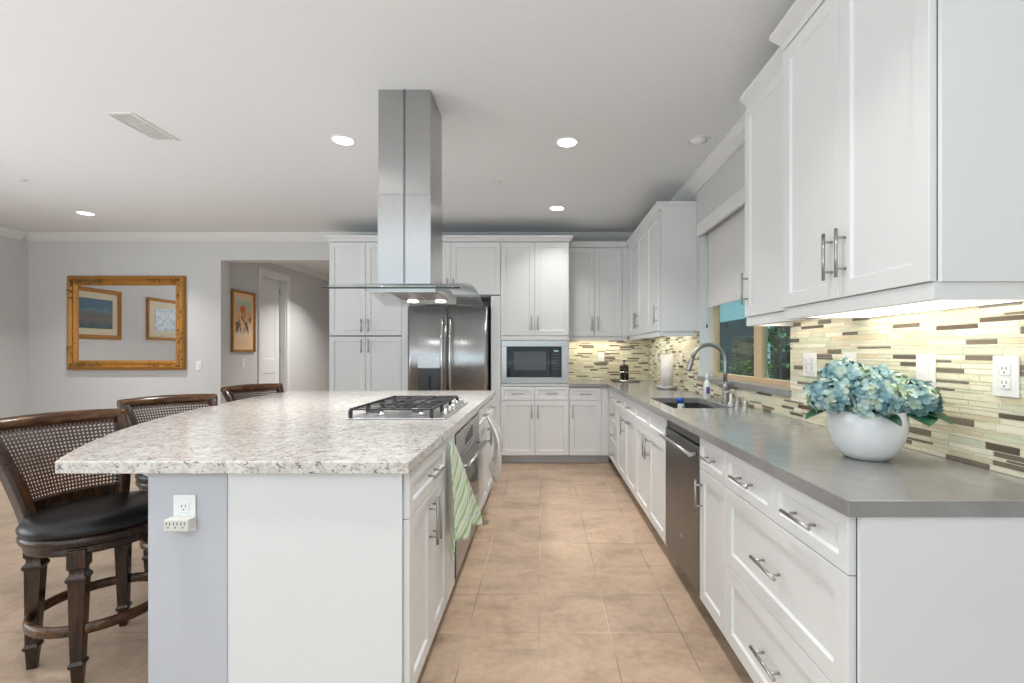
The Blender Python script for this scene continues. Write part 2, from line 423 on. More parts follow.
# ------------------------------------------------------------ room shell
WT = 0.15
struct('floor', MB().box(XL - 0.2, XW + WT, YR - 0.2, 10.3, -0.1, 0), 'floor')
struct('ceiling', MB().box(XL - 0.2, XW + WT, YR - 0.2, 10.3, CEIL, CEIL + 0.1), 'ceil')
W0, W1, WB, WH = 2.49, 3.93, 1.045, 2.33      # sink window opening
b = MB()
b.box(XW, XW + WT, YR - 0.2, W0, 0, CEIL); b.box(XW, XW + WT, W1, 10.3, 0, CEIL)
b.box(XW, XW + WT, W0, W1, 0, WB); b.box(XW, XW + WT, W0, W1, WH, CEIL)
struct('wall_right', b, 'wall')
HO0, HO1, HOH = -4.05, -2.42, 2.427
b = MB()
b.box(XL, HO0, YW, YW + 0.15, 0, CEIL); b.box(HO1, XW, YW, YW + 0.15, 0, CEIL); b.box(HO0, HO1, YW, YW + 0.15, HOH, CEIL)
struct('wall_back', b, 'wall')
b = MB()   # left wall with a glazed opening beside the dining side (out of frame)
b.box(XL - 0.15, XL, 2.4, YW + 0.15, 0, CEIL); b.box(XL - 0.15, XL, YR, -1.2, 0, CEIL)
b.box(XL - 0.15, XL, -1.2, 2.4, 0, 0.3); b.box(XL - 0.15, XL, -1.2, 2.4, 2.4, CEIL)
struct('wall_left', b, 'wall')
b = MB()   # wall behind the camera with glazed garden doors
b.box(XL, -4.4, YR - 0.15, YR, 0, CEIL); b.box(0.6, XW, YR - 0.15, YR, 0, CEIL); b.box(-4.4, 0.6, YR - 0.15, YR, 2.5, CEIL)
struct('wall_front', b, 'wall')
b = MB()
for x in (-4.4, -3.15, -1.92, -0.67, 0.54): b.box(x, x + 0.06, YR - 0.10, YR - 0.04, 0, 2.5)
b.box(-4.4, 0.6, YR - 0.10, YR - 0.04, 2.44, 2.5); b.box(-4.4, 0.6, YR - 0.10, YR - 0.04, 0, 0.08)
struct('window_2', b, 'trim')
b = MB()
for y in (-1.2, 0.57, 2.34): b.box(XL - 0.10, XL - 0.04, y, y + 0.06, 0.3, 2.4)
b.box(XL - 0.10, XL - 0.04, -1.2, 2.4, 0.3, 0.36); b.box(XL - 0.10, XL - 0.04, -1.2, 2.4, 2.34, 2.4)
struct('window_3', b, 'trim')
# hallway beyond the opening
HX = -4.2; D0, D1, DH = 6.89, 7.55, 2.44
b = MB()
b.box(HX - 0.15, HX, YW + 0.15, D0, 0, CEIL); b.box(HX - 0.15, HX, D1, 10.3, 0, CEIL); b.box(HX - 0.15, HX, D0, D1, DH, CEIL)
struct('wall_hall_left', b, 'wall')
struct('wall_hall_right', MB().box(-2.3, -2.2, YW + 0.15, 10.3, 0, CEIL), 'wall')
struct('wall_hall_end', MB().box(HX, -2.3, 10.2, 10.3, 0, CEIL), 'wall')

CR = [(0, 0), (0.012, 0), (0.018, 0.012), (0.030, 0.022), (0.055, 0.045), (0.075, 0.075), (0.085, 0.085), (0.085, 0.10), (0, 0.10)]
def crown(name, p0, p1, nrm, z0=CEIL - 0.10):
    """crown running from p0 to p1 projecting along nrm"""
    p0 = Vector((*p0, 0)); p1 = Vector((*p1, 0)); n = Vector((*nrm, 0)); b = MB(); ra = []
    for p in (p0, p1): ra.append([b.bm.verts.new(p + n * d + Vector((0, 0, z0 + h))) for d, h in CR])
    k = len(CR)
    for i in range(k): b.bm.faces.new((ra[0][i], ra[0][(i + 1) % k], ra[1][(i + 1) % k], ra[1][i]))
    b.bm.faces.new(ra[0]); b.bm.faces.new(ra[1][::-1])
    return struct(name, b, 'trim')
crown('trim_1', (XL, YW), (XW, YW), (0, -1))
crown('trim_2', (XW, YR), (XW, YW - 0.085), (-1, 0))
crown('trim_3', (XL, YR), (XL, YW - 0.085), (1, 0))
crown('trim_4', (HX, YW + 0.15), (HX, 10.2), (1, 0))
def base(name, x0, x1, y0, y1): struct(name, MB().box(x0, x1, y0, y1, 0, 0.12, 0.004), 'trim')
base('baseboard_back', XL, HO0, YW - 0.016, YW)
base('baseboard_left', XL, XL + 0.016, 2.4, YW - 0.016)
base('baseboard_hall', HX, HX + 0.016, YW + 0.15, D0 - 0.09)
base('baseboard_hall_far', HX, HX + 0.016, D1 + 0.09, 10.2)
# hall door: casing, jamb, two panel slab with hinges
b = MB()
for y0, y1, z0, z1 in ((D0 - 0.09, D0, 0, DH + 0.09), (D1, D1 + 0.09, 0, DH + 0.09), (D0, D1, DH, DH + 0.09)):
    b.box(HX, HX + 0.02, y0, y1, z0, z1, 0.004)
b.box(HX - 0.15, HX, D0, D0 + 0.015, 0, DH); b.box(HX - 0.15, HX, D1 - 0.015, D1, 0, DH); b.box(HX - 0.15, HX, D0 + 0.015, D1 - 0.015, DH - 0.015, DH)
dr = struct('door_1', b, 'trim')
F = Fr((HX - 0.13, 0, 0), (0, 1, 0), (1, 0, 0))
b = MB(F); b.box(D0 + 0.018, D1 - 0.035, 0.01, DH - 0.02, 0, 0.025)
b.panel(D0 + 0.018, D1 - 0.035, 1.05, DH - 0.02, 0.025, 0.035, 0.11, 0.009, 0.012)
b.panel(D0 + 0.018, D1 - 0.035, 0.01, 1.05, 0.025, 0.035, 0.11, 0.009, 0.012)
b.build('door_slab', 'trim', dr)
for z in (0.3, 1.25, 2.2):
    MB(F).box(D1 - 0.036, D1 - 0.016, z, z + 0.1, 0.02, 0.045).build('hinge', 'nickel', dr)

# sink window: almond frame with two lights, and the stone sill
FX = XW + 0.11
b = MB()
def fy(y0, y1, z0, z1, x0=FX, x1=FX + 0.04): b.box(x0, x1, y0, y1, z0, z1, 0.003)
fy(W0, W1, WB, WB + 0.05); fy(W0, W1, WH - 0.05, WH); fy(W0, W0 + 0.05, WB + 0.05, WH - 0.05); fy(W1 - 0.055, W1, WB + 0.05, WH - 0.05)
fy(3.06, 3.13, WB + 0.05, WH - 0.05); fy(3.13, 3.20, WB + 0.05, WH - 0.05, FX + 0.012, FX + 0.04)
win = struct('window_1', b, 'frame_tan')
MB().box(FX + 0.018, FX + 0.024, W0 + 0.05, 3.06, WB + 0.05, WH - 0.05).build('pane', 'glass', win)
MB().box(FX + 0.024, FX + 0.030, 3.20, W1 - 0.055, WB + 0.05, WH - 0.05).build('pane', 'glass', win)
b = MB().box(XW + .0005, FX, W0 + 0.001, W1 - 0.001, WB, WB + 0.018); b.box(XW - .022, XW + .0005, W0 - .012, W1 + .012, WB - .020, WB + .018, .002)
struct('trim_5', b, 'quartz')

struct('trim_6', MB().box(XW + .002, FX, W1 - .006, W1, WB + .018, WH), 'trim')
struct('trim_7', MB().box(XW + .002, FX, W0, W0 + .006, WB + .018, WH), 'trim')
# roller shade with valance box
t = thing('roller_shade', 'pale linen roller shade half lowered over the sink window under a white valance', 'window shade', loc=(0, 0, 0))
MB().box(XW + 0.055, XW + 0.058, W0 + 0.01, W1 - 0.035, 1.655, 2.32).build('fabric', 'shade', t)
MB().box(XW + 0.050, XW + 0.063, W0 + 0.01, W1 - 0.035, 1.640, 1.657, 0.003).build('hem_bar', 'shade', t)
MB().box(XW - 0.028, XW - 0.001, W0 + 0.0, W1, 2.25, 2.355, 0.004).build('valance', 'trim', t)
b = MB(); b.tube([(XW + 0.05, W1 - 0.024, z) for z in (2.3, 1.9, 1.5)], 0.0025, 6); b.build('bead_chain', 'white_plastic', t)
MB().lathe([(0, -0.02), (0.006, -0.012), (0.006, 0.012), (0, 0.02)], (XW + 0.05, W1 - 0.024, 1.49), 8).build('chain_weight', 'black', t)

# side yard behind the sink window
struct('ground', MB().box(XW + WT, 6, 0.5, 12, -0.3, -0.2), 'ground')
b = MB()
y = 1.2
while y < 6.40:
    b.box(3.2, 3.225, y, y + 0.14, -0.2, 1.86); y += 0.146
t = thing('board_fence', 'dark brown board fence seen through the right half of the sink window', 'fence')
b.build('boards', 'fence', t)
b = MB()
for z in (0.1, 1.5): b.box(3.225, 3.27, 1.2, 6.56, z, z + 0.09)
b.build('rail', 'fence', t)
b = MB(); y = 6.58
while y < 9.5:
    b.box(3.19, 3.22, y, y + 0.19, -0.2, 1.80); y += 0.195
t = thing('garden_screen', 'dark teal boarded garden screen seen through the left half of the sink window', 'fence')
b.build('boards', 'teal', t)
MB().box(3.22, 3.27, 6.58, 9.5, 1.4, 1.5).build('rail', 'teal', t)

def leafmesh(b, p, d, ln, wd, rnd=random):
    d = d.normalized(); s = d.cross(Vector((rnd.uniform(-1, 1), rnd.uniform(-1, 1), rnd.uniform(-.3, 1)))).normalized(); n = s.cross(d)
    V = [b.bm.verts.new(q) for q in (p, p + d * ln * .45 + s * wd * .5 + n * wd * .12, p + d * ln, p + d * ln * .45 - s * wd * .5 + n * wd * .12)]
    m = b.bm.verts.new(p + d * ln * .5 - n * 0.0)
    for i in range(4):
        f = b.bm.faces.new((V[i], V[(i + 1) % 4], m)); f.smooth = True
def shrub(name, label, c, r, h, n, seed, ln=0.09):
    rn = random.Random(seed); t = thing(name, label, 'shrub', None, c)
    b = MB()
    for k in range(7):
        a = rn.uniform(0, 2 * PI); q = Vector((math.cos(a) * r * .6, math.sin(a) * r * .6, h * rn.uniform(.7, 1)))
        b.tube([(0, 0, 0), tuple(q * 0.5 + Vector((0, 0, .05))), tuple(q)], [0.014, 0.009, 0.004], 6)
    b.build('stem', 'bark', t)
    b = MB()
    for k in range(n):
        a = rn.uniform(0, 2 * PI); u = rn.uniform(0.12, 1); rr = r * math.sqrt(rn.random()) * math.sin(PI * min(1, u * .8 + .15)) ** .5
        p = Vector((rr * math.cos(a), rr * math.sin(a), u * h))
        leafmesh(b, p, Vector((math.cos(a) + rn.uniform(-.6, .6), math.sin(a) + rn.uniform(-.6, .6), rn.uniform(-.4, .9))), ln * rn.uniform(.7, 1.3), ln * .45, rn)
    b.build('foliage', 'shrub', t, rec=False)
shrub('garden_shrub', 'leafy green shrub against the fence outside the right window pane', (2.62, 4.95, -0.2), 0.40, 1.95, 620, 3)
shrub('garden_shrub', 'low fern-like green shrub outside the bottom of the left window pane', (2.6, 6.15, -0.2), 0.35, 1.32, 420, 5, 0.08)

# ------------------------------------------------------------ cabinet kit
DT = 0.02    # door thickness
def handle(F, u, v, d, parent, vert=True, ln=0.15, r=0.0058):
    b = MB(F); h = ln / 2; o = 0.032
    if vert:
        b.tube([(u, v - h, d + o), (u, v + h, d + o)], r, 10)
        for s in (-1, 1): b.tube([(u, v + s * h * .64, d), (u, v + s * h * .64, d + o)], r * .8, 8)
    else:
        b.tube([(u - h, v, d + o), (u + h, v, d + o)], r, 10)
        for s in (-1, 1): b.tube([(u + s * h * .64, v, d), (u + s * h * .64, v, d + o)], r * .8, 8)
    return b.build('handle', 'nickel', parent)
G = 0.0016
def door(F, u0, u1, v0, v1, d, parent, hu=None, hv=None, fw=0.055, ln=0.15):
    o = MB(F).panel(u0 + G, u1 - G, v0 + G, v1 - G, d + 0.002, d + 0.002 + DT, fw).build('door', 'cab', parent)
    if hu is not None: handle(F, hu, hv, d + 0.002 + DT, o, True, ln)
    return o
def drawer(F, u0, u1, v0, v1, d, parent, ln=0.13, fw=0.035, hand=True, name='drawer_front'):
    o = MB(F).panel(u0 + G, u1 - G, v0 + G, v1 - G, d + 0.002, d + 0.002 + DT, fw).build(name, 'cab', parent)
    if hand: handle(F, (u0 + u1) / 2, (v0 + v1) / 2, d + 0.002 + DT, o, False, ln)
    return o
CB = 0.874; TK = 0.10; VD = 0.722  # underside of the worktop, toe kick, split between drawer and door

# --- right run: faces toward -X.  u = world y, d outwards = -x
XF = 0.767  # carcass front
FRR = Fr((XF, 0, 0), (0, 1, 0), (-1, 0, 0))
def base_unit(name, label, F, u0, u1, depth, group=None, toe=0.075):
    t = thing(name, label, 'cabinet', group, F.p((u0 + u1) / 2, 0, -depth / 2))
    inv = t.location.copy()
    FF = Fr(F.o - inv, F.u, F.n)
    MB(FF).box(u0 + .0005, u1 - .0005, TK, CB, -depth, 0, 0).build('body', 'cab', t)
    MB(FF).box(u0 + .0005, u1 - .0005, 0, TK, -depth, -toe).build('toe_kick', 'toe', t)
    MB(FF).box(u0 + .004, u1 - .004, TK + .004, CB - .004, 0, 0.0012).build('reveal', 'cab_in', t)
    return t, FF
Y1, Y2, Y3, Y4, Y5 = 1.115, 1.484, 1.868, 2.175, 2.773
dep = XW - XF - .002
t, FF = base_unit('drawer_base_cabinet', 'white base cabinet at the near right end with two small drawers over two wide drawers', FRR, Y1, Y3, dep)
drawer(FF, Y1 + .004, Y2, VD, CB - .006, 0, t, 0.145)
drawer(FF, Y2, Y3, VD, CB - .006, 0, t, 0.145)
drawer(FF, Y1 + .004, Y3, 0.415, VD, 0, t, 0.16, 0.055)
drawer(FF, Y1 + .004, Y3, TK + .003, 0.415, 0, t, 0.16, 0.055)
MB(FF).box(Y1 - .012, Y1 - 0.0005, 0, CB, -dep, 0.003).build('end_panel', 'cab', t)
t, FF = base_unit('narrow_base_cabinet', 'narrow white base cabinet between the dishwasher and the wide drawers', FRR, Y3, Y4, dep)
drawer(FF, Y3, Y4, VD, CB - .006, 0, t, 0.12)
door(FF, Y3, Y4, TK + .003, VD, 0, t, Y4 - .035, 0.60)
# dishwasher
t = thing('dishwasher', 'dark stainless dishwasher with a bar handle under the grey worktop', 'dishwasher', loc=(XF + .3, (Y4 + Y5) / 2, 0))
FF = Fr(FRR.o - t.location, FRR.u, FRR.n)
MB(FF).box(Y4 + .004, Y5 - .004, 0.11, CB - .012, -.56, -.02).build('tub', 'black', t)
d_ = MB(FF).box(Y4 + .004, Y5 - .004, 0.115, CB - .055, -.02, .024, 0.004).build('door', 'dark_steel', t)
MB(FF).box(Y4 + .004, Y5 - .004, CB - .053, CB - .012, -.02, .012, 0.003).build('control_strip', 'black_glass', t)
b = MB(FF); b.tube([(Y4 + .03, CB - .10, .058), (Y5 - .03, CB - .10, .058)], 0.010, 10)
for u in (Y4 + .05, Y5 - .05): b.tube([(u, CB - .10, .02), (u, CB - .10, .058)], 0.008, 8)
b.build('handle', 'steel', d_)
MB(FF).box(Y4 + .004, Y5 - .004, 0, 0.108, -.3, -.075).build('toe_panel', 'black', t)
o = MB(FF); o.prism([(Y5 - .32 + .013 * math.cos(a), .29 + .013 * math.sin(a)) for a in [i * PI / 8 for i in range(16)]], .024, .0245, 2); o.build('badge', 'steel', d_)

YS0, YS1, YC, YB_, YE = Y5, 3.68, 4.14, 4.60, 4.98
t, FF = base_unit('sink_base_cabinet', 'white sink base cabinet with paired doors and blank fronts beyond the dishwasher', FRR, YS0, YS1, dep)
# hollow the sink base so the bowl hangs in free space
bd = [c for c in t.children if c.name.startswith('body')][0]; bpy.data.objects.remove(bd)
b = MB(FF); b.box(YS0 + .0005, YS0 + .018, TK, CB, -dep, 0); b.box(YS1 - .018, YS1 - .0005, TK, CB, -dep, 0); b.box(YS0 + .018, YS1 - .018, TK, TK + .018, -dep, 0)
b.box(YS0 + .018, YS1 - .018, TK + .018, CB, -.018, 0)
b.build('body', 'cab', t)
ym = (YS0 + YS1) / 2
drawer(FF, YS0, ym, VD, CB - .006, 0, t, hand=False, name='false_front'); drawer(FF, ym, YS1, VD, CB - .006, 0, t, hand=False, name='false_front')
door(FF, YS0, ym, TK + .003, VD, 0, t, ym - .035, 0.60); door(FF, ym, YS1, TK + .003, VD, 0, t, ym + .035, 0.60)
t, FF = base_unit('base_cabinet', 'white base cabinet with a drawer and a pull-out front beside the sink doors', FRR, YS1, YC, dep)
drawer(FF, YS1, YC, VD, CB - .006, 0, t); o = door(FF, YS1, YC, TK + .003, VD, 0, t); handle(FF, (YS1 + YC) / 2, 0.665, .022, o, False, 0.13)
t, FF = base_unit('base_cabinet', 'white base cabinet with one drawer and one upright-handled door before the corner stack', FRR, YC, YB_, dep)
drawer(FF, YC, YB_, VD, CB - .006, 0, t); door(FF, YC, YB_, TK + .003, VD, 0, t, YC + .04, 0.60)
t, FF = base_unit('drawer_stack_cabinet', 'white stack of four drawers nearest the far inner corner', FRR, YB_, YE, dep)
hs = [TK + .003, 0.30, 0.51, VD, CB - .006]
for a, c in zip(hs, hs[1:]): drawer(FF, YB_, YE, a, c, 0, t, 0.12)

# --- far run: faces toward -Y
YF = 5.208
FRB = Fr((0, YF, 0), (1, 0, 0), (0, -1, 0))
depb = YW - YF - .002
t, FF = base_unit('corner_base_cabinet', 'white corner base cabinet with one drawer and one door right of the microwave tower', FRB, 0.305, XF, depb)
drawer(FF, 0.308, 0.672, VD, CB - .006, 0, t, 0.13); door(FF, 0.308, 0.672, TK + .003, VD, 0, t, 0.345, 0.60)
MB(FF).box(0.674, XF - .001, TK, CB - .004, 0, .012).build('filler', 'cab', t)
b = MB(); b.box(XF, XF + .18, YE + .001, YF - .001, TK, CB); b.box(XF - .02, XF, YE + .003, YF - .024, TK, CB - .004)
tag(b.build('corner_filler', 'cab'), 'narrow white filler strip in the inner corner of the base cabinets', 'cabinet filler')

TOP = 2.52
CRC = [(0, 0), (0.012, 0), (0.018, 0.018), (0.048, 0.042), (0.048, 0.060), (0, 0.060)]
def cab_crown(FF, u0, u1, v0, parent, dp, left=False, right=False, pj=1.0):
    """crown strip along the top front (and returns at the open ends)"""
    b = MB(FF); k = len(CRC)
    def ring(fn): return [b.bm.verts.new(b.P(*fn(d * pj, h))) for d, h in CRC]
    rings = []
    if left: rings.append(ring(lambda d, h: (u0 - d, v0 + h, -dp)))
    rings.append(ring(lambda d, h: (u0 - (d if left else 0), v0 + h, d)))
    rings.append(ring(lambda d, h: (u1 + (d if right else 0), v0 + h, d)))
    if right: rings.append(ring(lambda d, h: (u1 + d, v0 + h, -dp)))
    for a, c in zip(rings, rings[1:]):
        for i in range(k): b.bm.faces.new((a[i], a[(i + 1) % k], c[(i + 1) % k], c[i]))
    b.bm.faces.new(rings[0]); b.bm.faces.new(rings[-1][::-1])
    return b.build('crown', 'cab', parent)

def tall(name, label, F, u0, u1, v0, v1, depth, cr=True, left=False, right=False, cat='cabinet'):
    t = thing(name, label, cat, None, F.p((u0 + u1) / 2, v0, -depth / 2))
    FF = Fr(F.o - t.location, F.u, F.n)
    MB(FF).box(u0 + .0005, u1 - .0005, v0, v1, -depth, 0).build('body', 'cab', t)
    MB(FF).box(u0 + .004, u1 - .004, v0 + .004, v1 - .004, 0, 0.0012).build('reveal', 'cab_in', t)
    if cr: cab_crown(FF, u0, u1, v1, t, depth, left, right)
    return t, FF
# pantry left of the fridge
t, FF = tall('pantry_cabinet', 'tall white four-door pantry cabinet left of the refrigerator', FRB, -2.40, -1.585, TK, TOP, depb, left=True)
MB(FF).box(-2.40, -1.585, 0, TK, -depb, -.075).build('toe_kick', 'toe', t)
pm = -1.99
for u0, u1, hu in ((-2.40, pm, pm - .04), (pm, -1.585, pm + .04)):
    door(FF, u0, u1, 1.455, TOP - .012, 0, t, hu, 1.565, ln=0.15); door(FF, u0, u1, TK + .003, 1.445, 0, t, hu, 1.335, ln=0.15)
# fridge surround
b = MB(FRB); b.box(-1.584, -1.50, 0, 1.90, -depb, 0.02)
tag(b.build('fridge_side_panel', 'cab'), 'narrow white upright panel between the pantry and the refrigerator', 'cabinet panel')
b = MB(FRB); b.box(-.575, -.468, 0, 1.90, -depb, 0.02)
tag(b.build('fridge_side_panel', 'cab'), 'narrow white upright panel between the refrigerator and the microwave tower', 'cabinet panel')
t, FF = tall('bridge_cabinet', 'white two-door cabinet bridging over the refrigerator', FRB, -1.584, -.468, 1.902, TOP, depb)
door(FF, -1.584, -1.03, 1.915, TOP - .012, 0, t, -1.03 - .035, 2.03, ln=0.13); door(FF, -1.03, -.468, 1.915, TOP - .012, 0, t, -1.03 + .035, 2.03, ln=0.13)
# microwave tower
t, FF = tall('microwave_tower_cabinet', 'tall white cabinet holding the built-in microwave, right of the refrigerator', FRB, -.466, .3035, TK, TOP, depb, right=True)
bd = [c for c in t.children if c.name.startswith('body')][0]; bpy.data.objects.remove(bd)
b = MB(FF); x0, x1 = -.4655, .3030
b.box(x0, x0 + .018, TK, TOP, -depb, 0); b.box(x1 - .018, x1, TK, TOP, -depb, 0); b.box(x0 + .018, x1 - .018, TK, 0.93, -depb, 0); b.box(x0 + .018, x1 - .018, 1.39, TOP, -depb, 0)
b.build('body', 'cab', t)
bd = [c for c in t.children if c.name.startswith('reveal')][0]; bpy.data.objects.remove(bd)
b = MB(FF); b.box(-.462, .30, TK + .004, .885, 0, .0012); b.box(-.462, .30, 1.46, TOP - .004, 0, .0012); b.build('reveal', 'cab_in', t)
MB(FF).box(x0, x1, 0, TK, -depb, -.075).build('toe_kick', 'toe', t)
MB(FF).box(x0, x1, .885, .91, 0, .018).build('rail', 'cab', t)
MB(FF).box(x0, x1, 1.405, 1.452, 0, .018).build('rail', 'cab', t)
um = -.081
for u0, u1, hu in ((-.466, um, um - .035), (um, .3035, um + .035)):
    door(FF, u0, u1, 1.455, TOP - .012, 0, t, hu, 1.60, ln=0.16)
    drawer(FF, u0, u1, VD, CB + .006, 0, t, 0.13); door(FF, u0, u1, TK + .003, VD, 0, t, hu, 0.60)
# microwave
t = thing('microwave', 'built-in black glass microwave with a wide stainless trim frame', 'microwave', None, (-.081, YF + .2, .935))
FF = Fr(FRB.o - t.location, FRB.u, FRB.n)
b = MB(FF); A = (-.455, .292, .914, 1.398); Bx = (-.400, .222, .985, 1.330)
b.box(A[0], A[1], Bx[3], A[3], .0, .028, .003); b.box(A[0], A[1], A[2], Bx[2], .0, .028, .003)
b.box(A[0], Bx[0], Bx[2], Bx[3], .0, .028); b.box(Bx[1], A[1], Bx[2], Bx[3], .0, .028)
b.build('trim_frame', 'steel', t)
MB(FF).box(-.42, .25, .95, 1.37, -.45, -.001).build('housing', 'black', t)
o = MB(FF).box(Bx[0] + .002, .098, Bx[2] + .002, Bx[3] - .002, 0, .034, .003).build('door', 'black_glass', t)
MB(FF).box(-.315, .045, 1.065, 1.275, .034, .0346).build('window', 'grey_glass', o)
o = MB(FF).box(.100, Bx[1] - .002, Bx[2] + .002, Bx[3] - .002, 0, .034, .003).build('control_panel', 'black_glass', t)
MB(FF).box(.135, .185, 1.272, 1.290, .034, .0345).build('clock', 'display', o)
b = MB(FF)
for i in range(4):
    for j in range(6): b.box(.118 + i * .024, .134 + i * .024, 1.235 - j * .032, 1.245 - j * .032, .034, .0344)
b.build('keypad', 'grey_glass', o)

# refrigerator
t = thing('refrigerator', 'stainless french-door refrigerator with a water dispenser in its left door', 'refrigerator', None, (-1.03, YF + .25, 0))
FF = Fr(FRB.o - t.location, FRB.u, FRB.n)
MB(FF).box(-1.488, -.605, .02, 1.80, -.57, .04).build('body', 'dark_steel', t)
fm = -1.052
def curved_door(u0, u1, v0, v1):
    b = MB(FF); n = 14; pts = []
    for i in range(n + 1):
        s = i / n; pts.append((u0 + (u1 - u0) * s, .115 + .016 * math.sin(PI * s)))
    poly = [(u0, .045)] + pts + [(u1, .045)]
    a = [b.bm.verts.new(b.P(u, v0, d)) for u, d in poly]; c = [b.bm.verts.new(b.P(u, v1, d)) for u, d in poly]
    k = len(poly)
    for i in range(k):
        f = b.bm.faces.new((a[i], a[(i + 1) % k], c[(i + 1) % k], c[i])); f.smooth = 1 <= i < k - 2
    b.bm.faces.new(a); b.bm.faces.new(c[::-1])
    return b.build('door', 'steel_fridge', t)
dl = curved_door(-1.486, fm - .004, .60, 1.775); d2 = curved_door(fm + .004, -.607, .60, 1.775)
o = MB(FF); o.box(-1.486, -.607, .06, .59, .045, .12, .006); o = o.build('freezer_drawer', 'steel_fridge', t)
b = MB(FF); b.tube([(-1.40, .53, .165), (-.69, .53, .165)], .012, 10); b.tube([(-1.36, .53, .12), (-1.36, .53, .165)], .009, 8); b.tube([(-.73, .53, .12), (-.73, .53, .165)], .009, 8); b.build('handle', 'chrome', o)
for dd, u in ((dl, fm - .045), (d2, fm + .045)):
    b = MB(FF); b.tube([(u, .72, .125), (u, .74, .17), (u, 1.2, .178), (u, 1.62, .17), (u, 1.64, .125)], .013, 12); b.build('handle', 'chrome', dd)
o = MB(FF).box(-1.37, -1.125, 1.09, 1.22, .125, .134, .003).build('dispenser_panel', 'steel', dl)
o = MB(FF).box(-1.37, -1.125, .72, 1.085, .122, .1325, .003).build('dispenser_recess', 'recess', dl)
MB(FF).box(-1.262, -1.232, .82, 1.0, .1325, .145, .003).build('paddle', 'black', o)
o = MB(FF); o.lathe([(0, 0), (.016, 0), (.016, .002), (0, .002)], (0, 0, 0), 20)
bmesh.ops.rotate(o.bm, verts=o.bm.verts, cent=(0, 0, 0), matrix=Matrix.Rotation(R(90), 3, 'X'))
bmesh.ops.translate(o.bm, verts=o.bm.verts, vec=FF.p(-.70, 1.63, .126)); o.build('badge', 'chrome', d2)
b = MB(FF); b.box(-1.486, -.607, 1.782, 1.825, -.1, .05); b.build('top_grille', 'black', t)

# --- wall cabinets
XU = 1.049
FRU = Fr((XU, 0, 0), (0, 1, 0), (-1, 0, 0))
def wall_unit(name, label, F, u0, u1, v0, depth, doors, left=False, right=False, top=TOP, rail=0.046, crn=True, pj=1.0, ends=(0, 0)):
    t, FF = tall(name, label, F, u0, u1, v0, top, depth, False)
    cab_crown(FF, u0, u1, top, t, depth, left, right, pj)
    n = len(doors)
    b = MB(FF); b.box(u0 + .0005, u1 - .0005, v0 - rail, v0 - .0005, -.02, .012)
    if ends[0]: b.box(u0 + .0005, u0 + .018, v0 - rail, v0 - .0005, -depth, -.02)
    if ends[1]: b.box(u1 - .018, u1 - .0005, v0 - rail, v0 - .0005, -depth, -.02)
    b.build('light_rail', 'cab', t)
    for a, c, h in doors:
        door(FF, a, c, v0 + .001, top - .010, 0, t, h, v0 + .15, ln=0.165)
    return t
HU = 1.453
t = wall_unit('wall_cabinet', 'large white two-door wall cabinet at the near right, above the flower vase', FRU, 1.215, 1.966, HU, XW - XU - .002,
              [(1.219, 1.592, 1.592 - .035), (1.592, 1.966, 1.592 + .035)], top=2.555, ends=(1, 0), pj=1.6)
MB(Fr(-t.location, (0, 1, 0), (-1, 0, 0))).box(1.204, 1.2145, HU - .0, 2.555, -XW, -XU + .002).build('end_panel', 'cab', t)
FRS = Fr((1.112, 0, 0), (0, 1, 0), (-1, 0, 0))
t = wall_unit('wall_cabinet', 'shallower white one-door wall cabinet beside the sink window', FRS, 1.968, 2.475, HU, XW - 1.114,
              [(1.968, 2.475, 2.475 - .04)], top=2.575, ends=(0, 1))
t = wall_unit('wall_cabinet', 'white three-door wall cabinet beyond the sink window, running to the corner', FRU, 4.05, 5.475, HU, XW - XU - .002,
              [(4.054, 4.50, 4.09), (4.50, 4.955, 4.955 - .035), (4.955, 5.41, 4.955 + .035)], ends=(1, 0), left=True)
MB(Fr(-t.location, (0, 1, 0), (-1, 0, 0))).box(4.04, 4.0495, HU - .0, TOP, -XW, -XU + .002).build('end_panel', 'cab', t)
FRUB = Fr((0, 5.50, 0), (1, 0, 0), (0, -1, 0))
t = wall_unit('wall_cabinet', 'white two-door wall cabinet on the far wall right of the microwave tower', FRUB, .305, 1.02, HU, YW - 5.502,
              [(.308, .628, .628 - .035), (.628, .955, .628 + .035)])

# fillers where the two runs of wall cabinets meet
b = MB(); b.box(.957, 1.047, 5.478, 5.4985, HU + .001, TOP - .01); b.box(1.027, 1.047, 5.412, 5.4775, HU + .001, TOP - .01)
tag(b.build('corner_filler', 'cab'), 'narrow white upright filler in the inner corner of the wall cabinets', 'cabinet filler')
# --- worktops
tops = MB()
XC = 0.728; YN = 1.093; SX0, SX1, SY0, SY1 = .835, 1.215, 2.90, 3.56
Z0, Z1 = CB, 0.914
# grey worktop: L-shape built of slabs round the sink cut-out
b = MB()
def slab(poly, holes=None):
    pass
xs = [XC, SX0, SX1, XW - .009]; ys = [YN, SY0, SY1, 5.167, YW - .009]
cells = set()
for i in range(3):
    for j in range(4):
        if not (i == 1 and j == 1): cells.add((i, j))
xs2 = [.3045] + xs
vert = {}
def gv(x, y, z):
    k = (round(x, 4), round(y, 4), z)
    if k not in vert: vert[k] = b.bm.verts.new((x, y, z))
    return vert[k]
allc = {(xs[i], xs[i + 1], ys[j], ys[j + 1]) for i, j in cells} | {(.3045, XC, 5.167, YW - .009)}
edges = {}
for (a, c, d, e) in allc:
    q = [(a, d), (c, d), (c, e), (a, e)]
    b.bm.faces.new([gv(x, y, Z1) for x, y in q]); b.bm.faces.new([gv(x, y, Z0) for x, y in q][::-1])
    for k in range(4):
        p, r_ = q[k], q[(k + 1) % 4]; kk = frozenset((p, r_)); edges[kk] = edges.get(kk, []) + [(p, r_)]
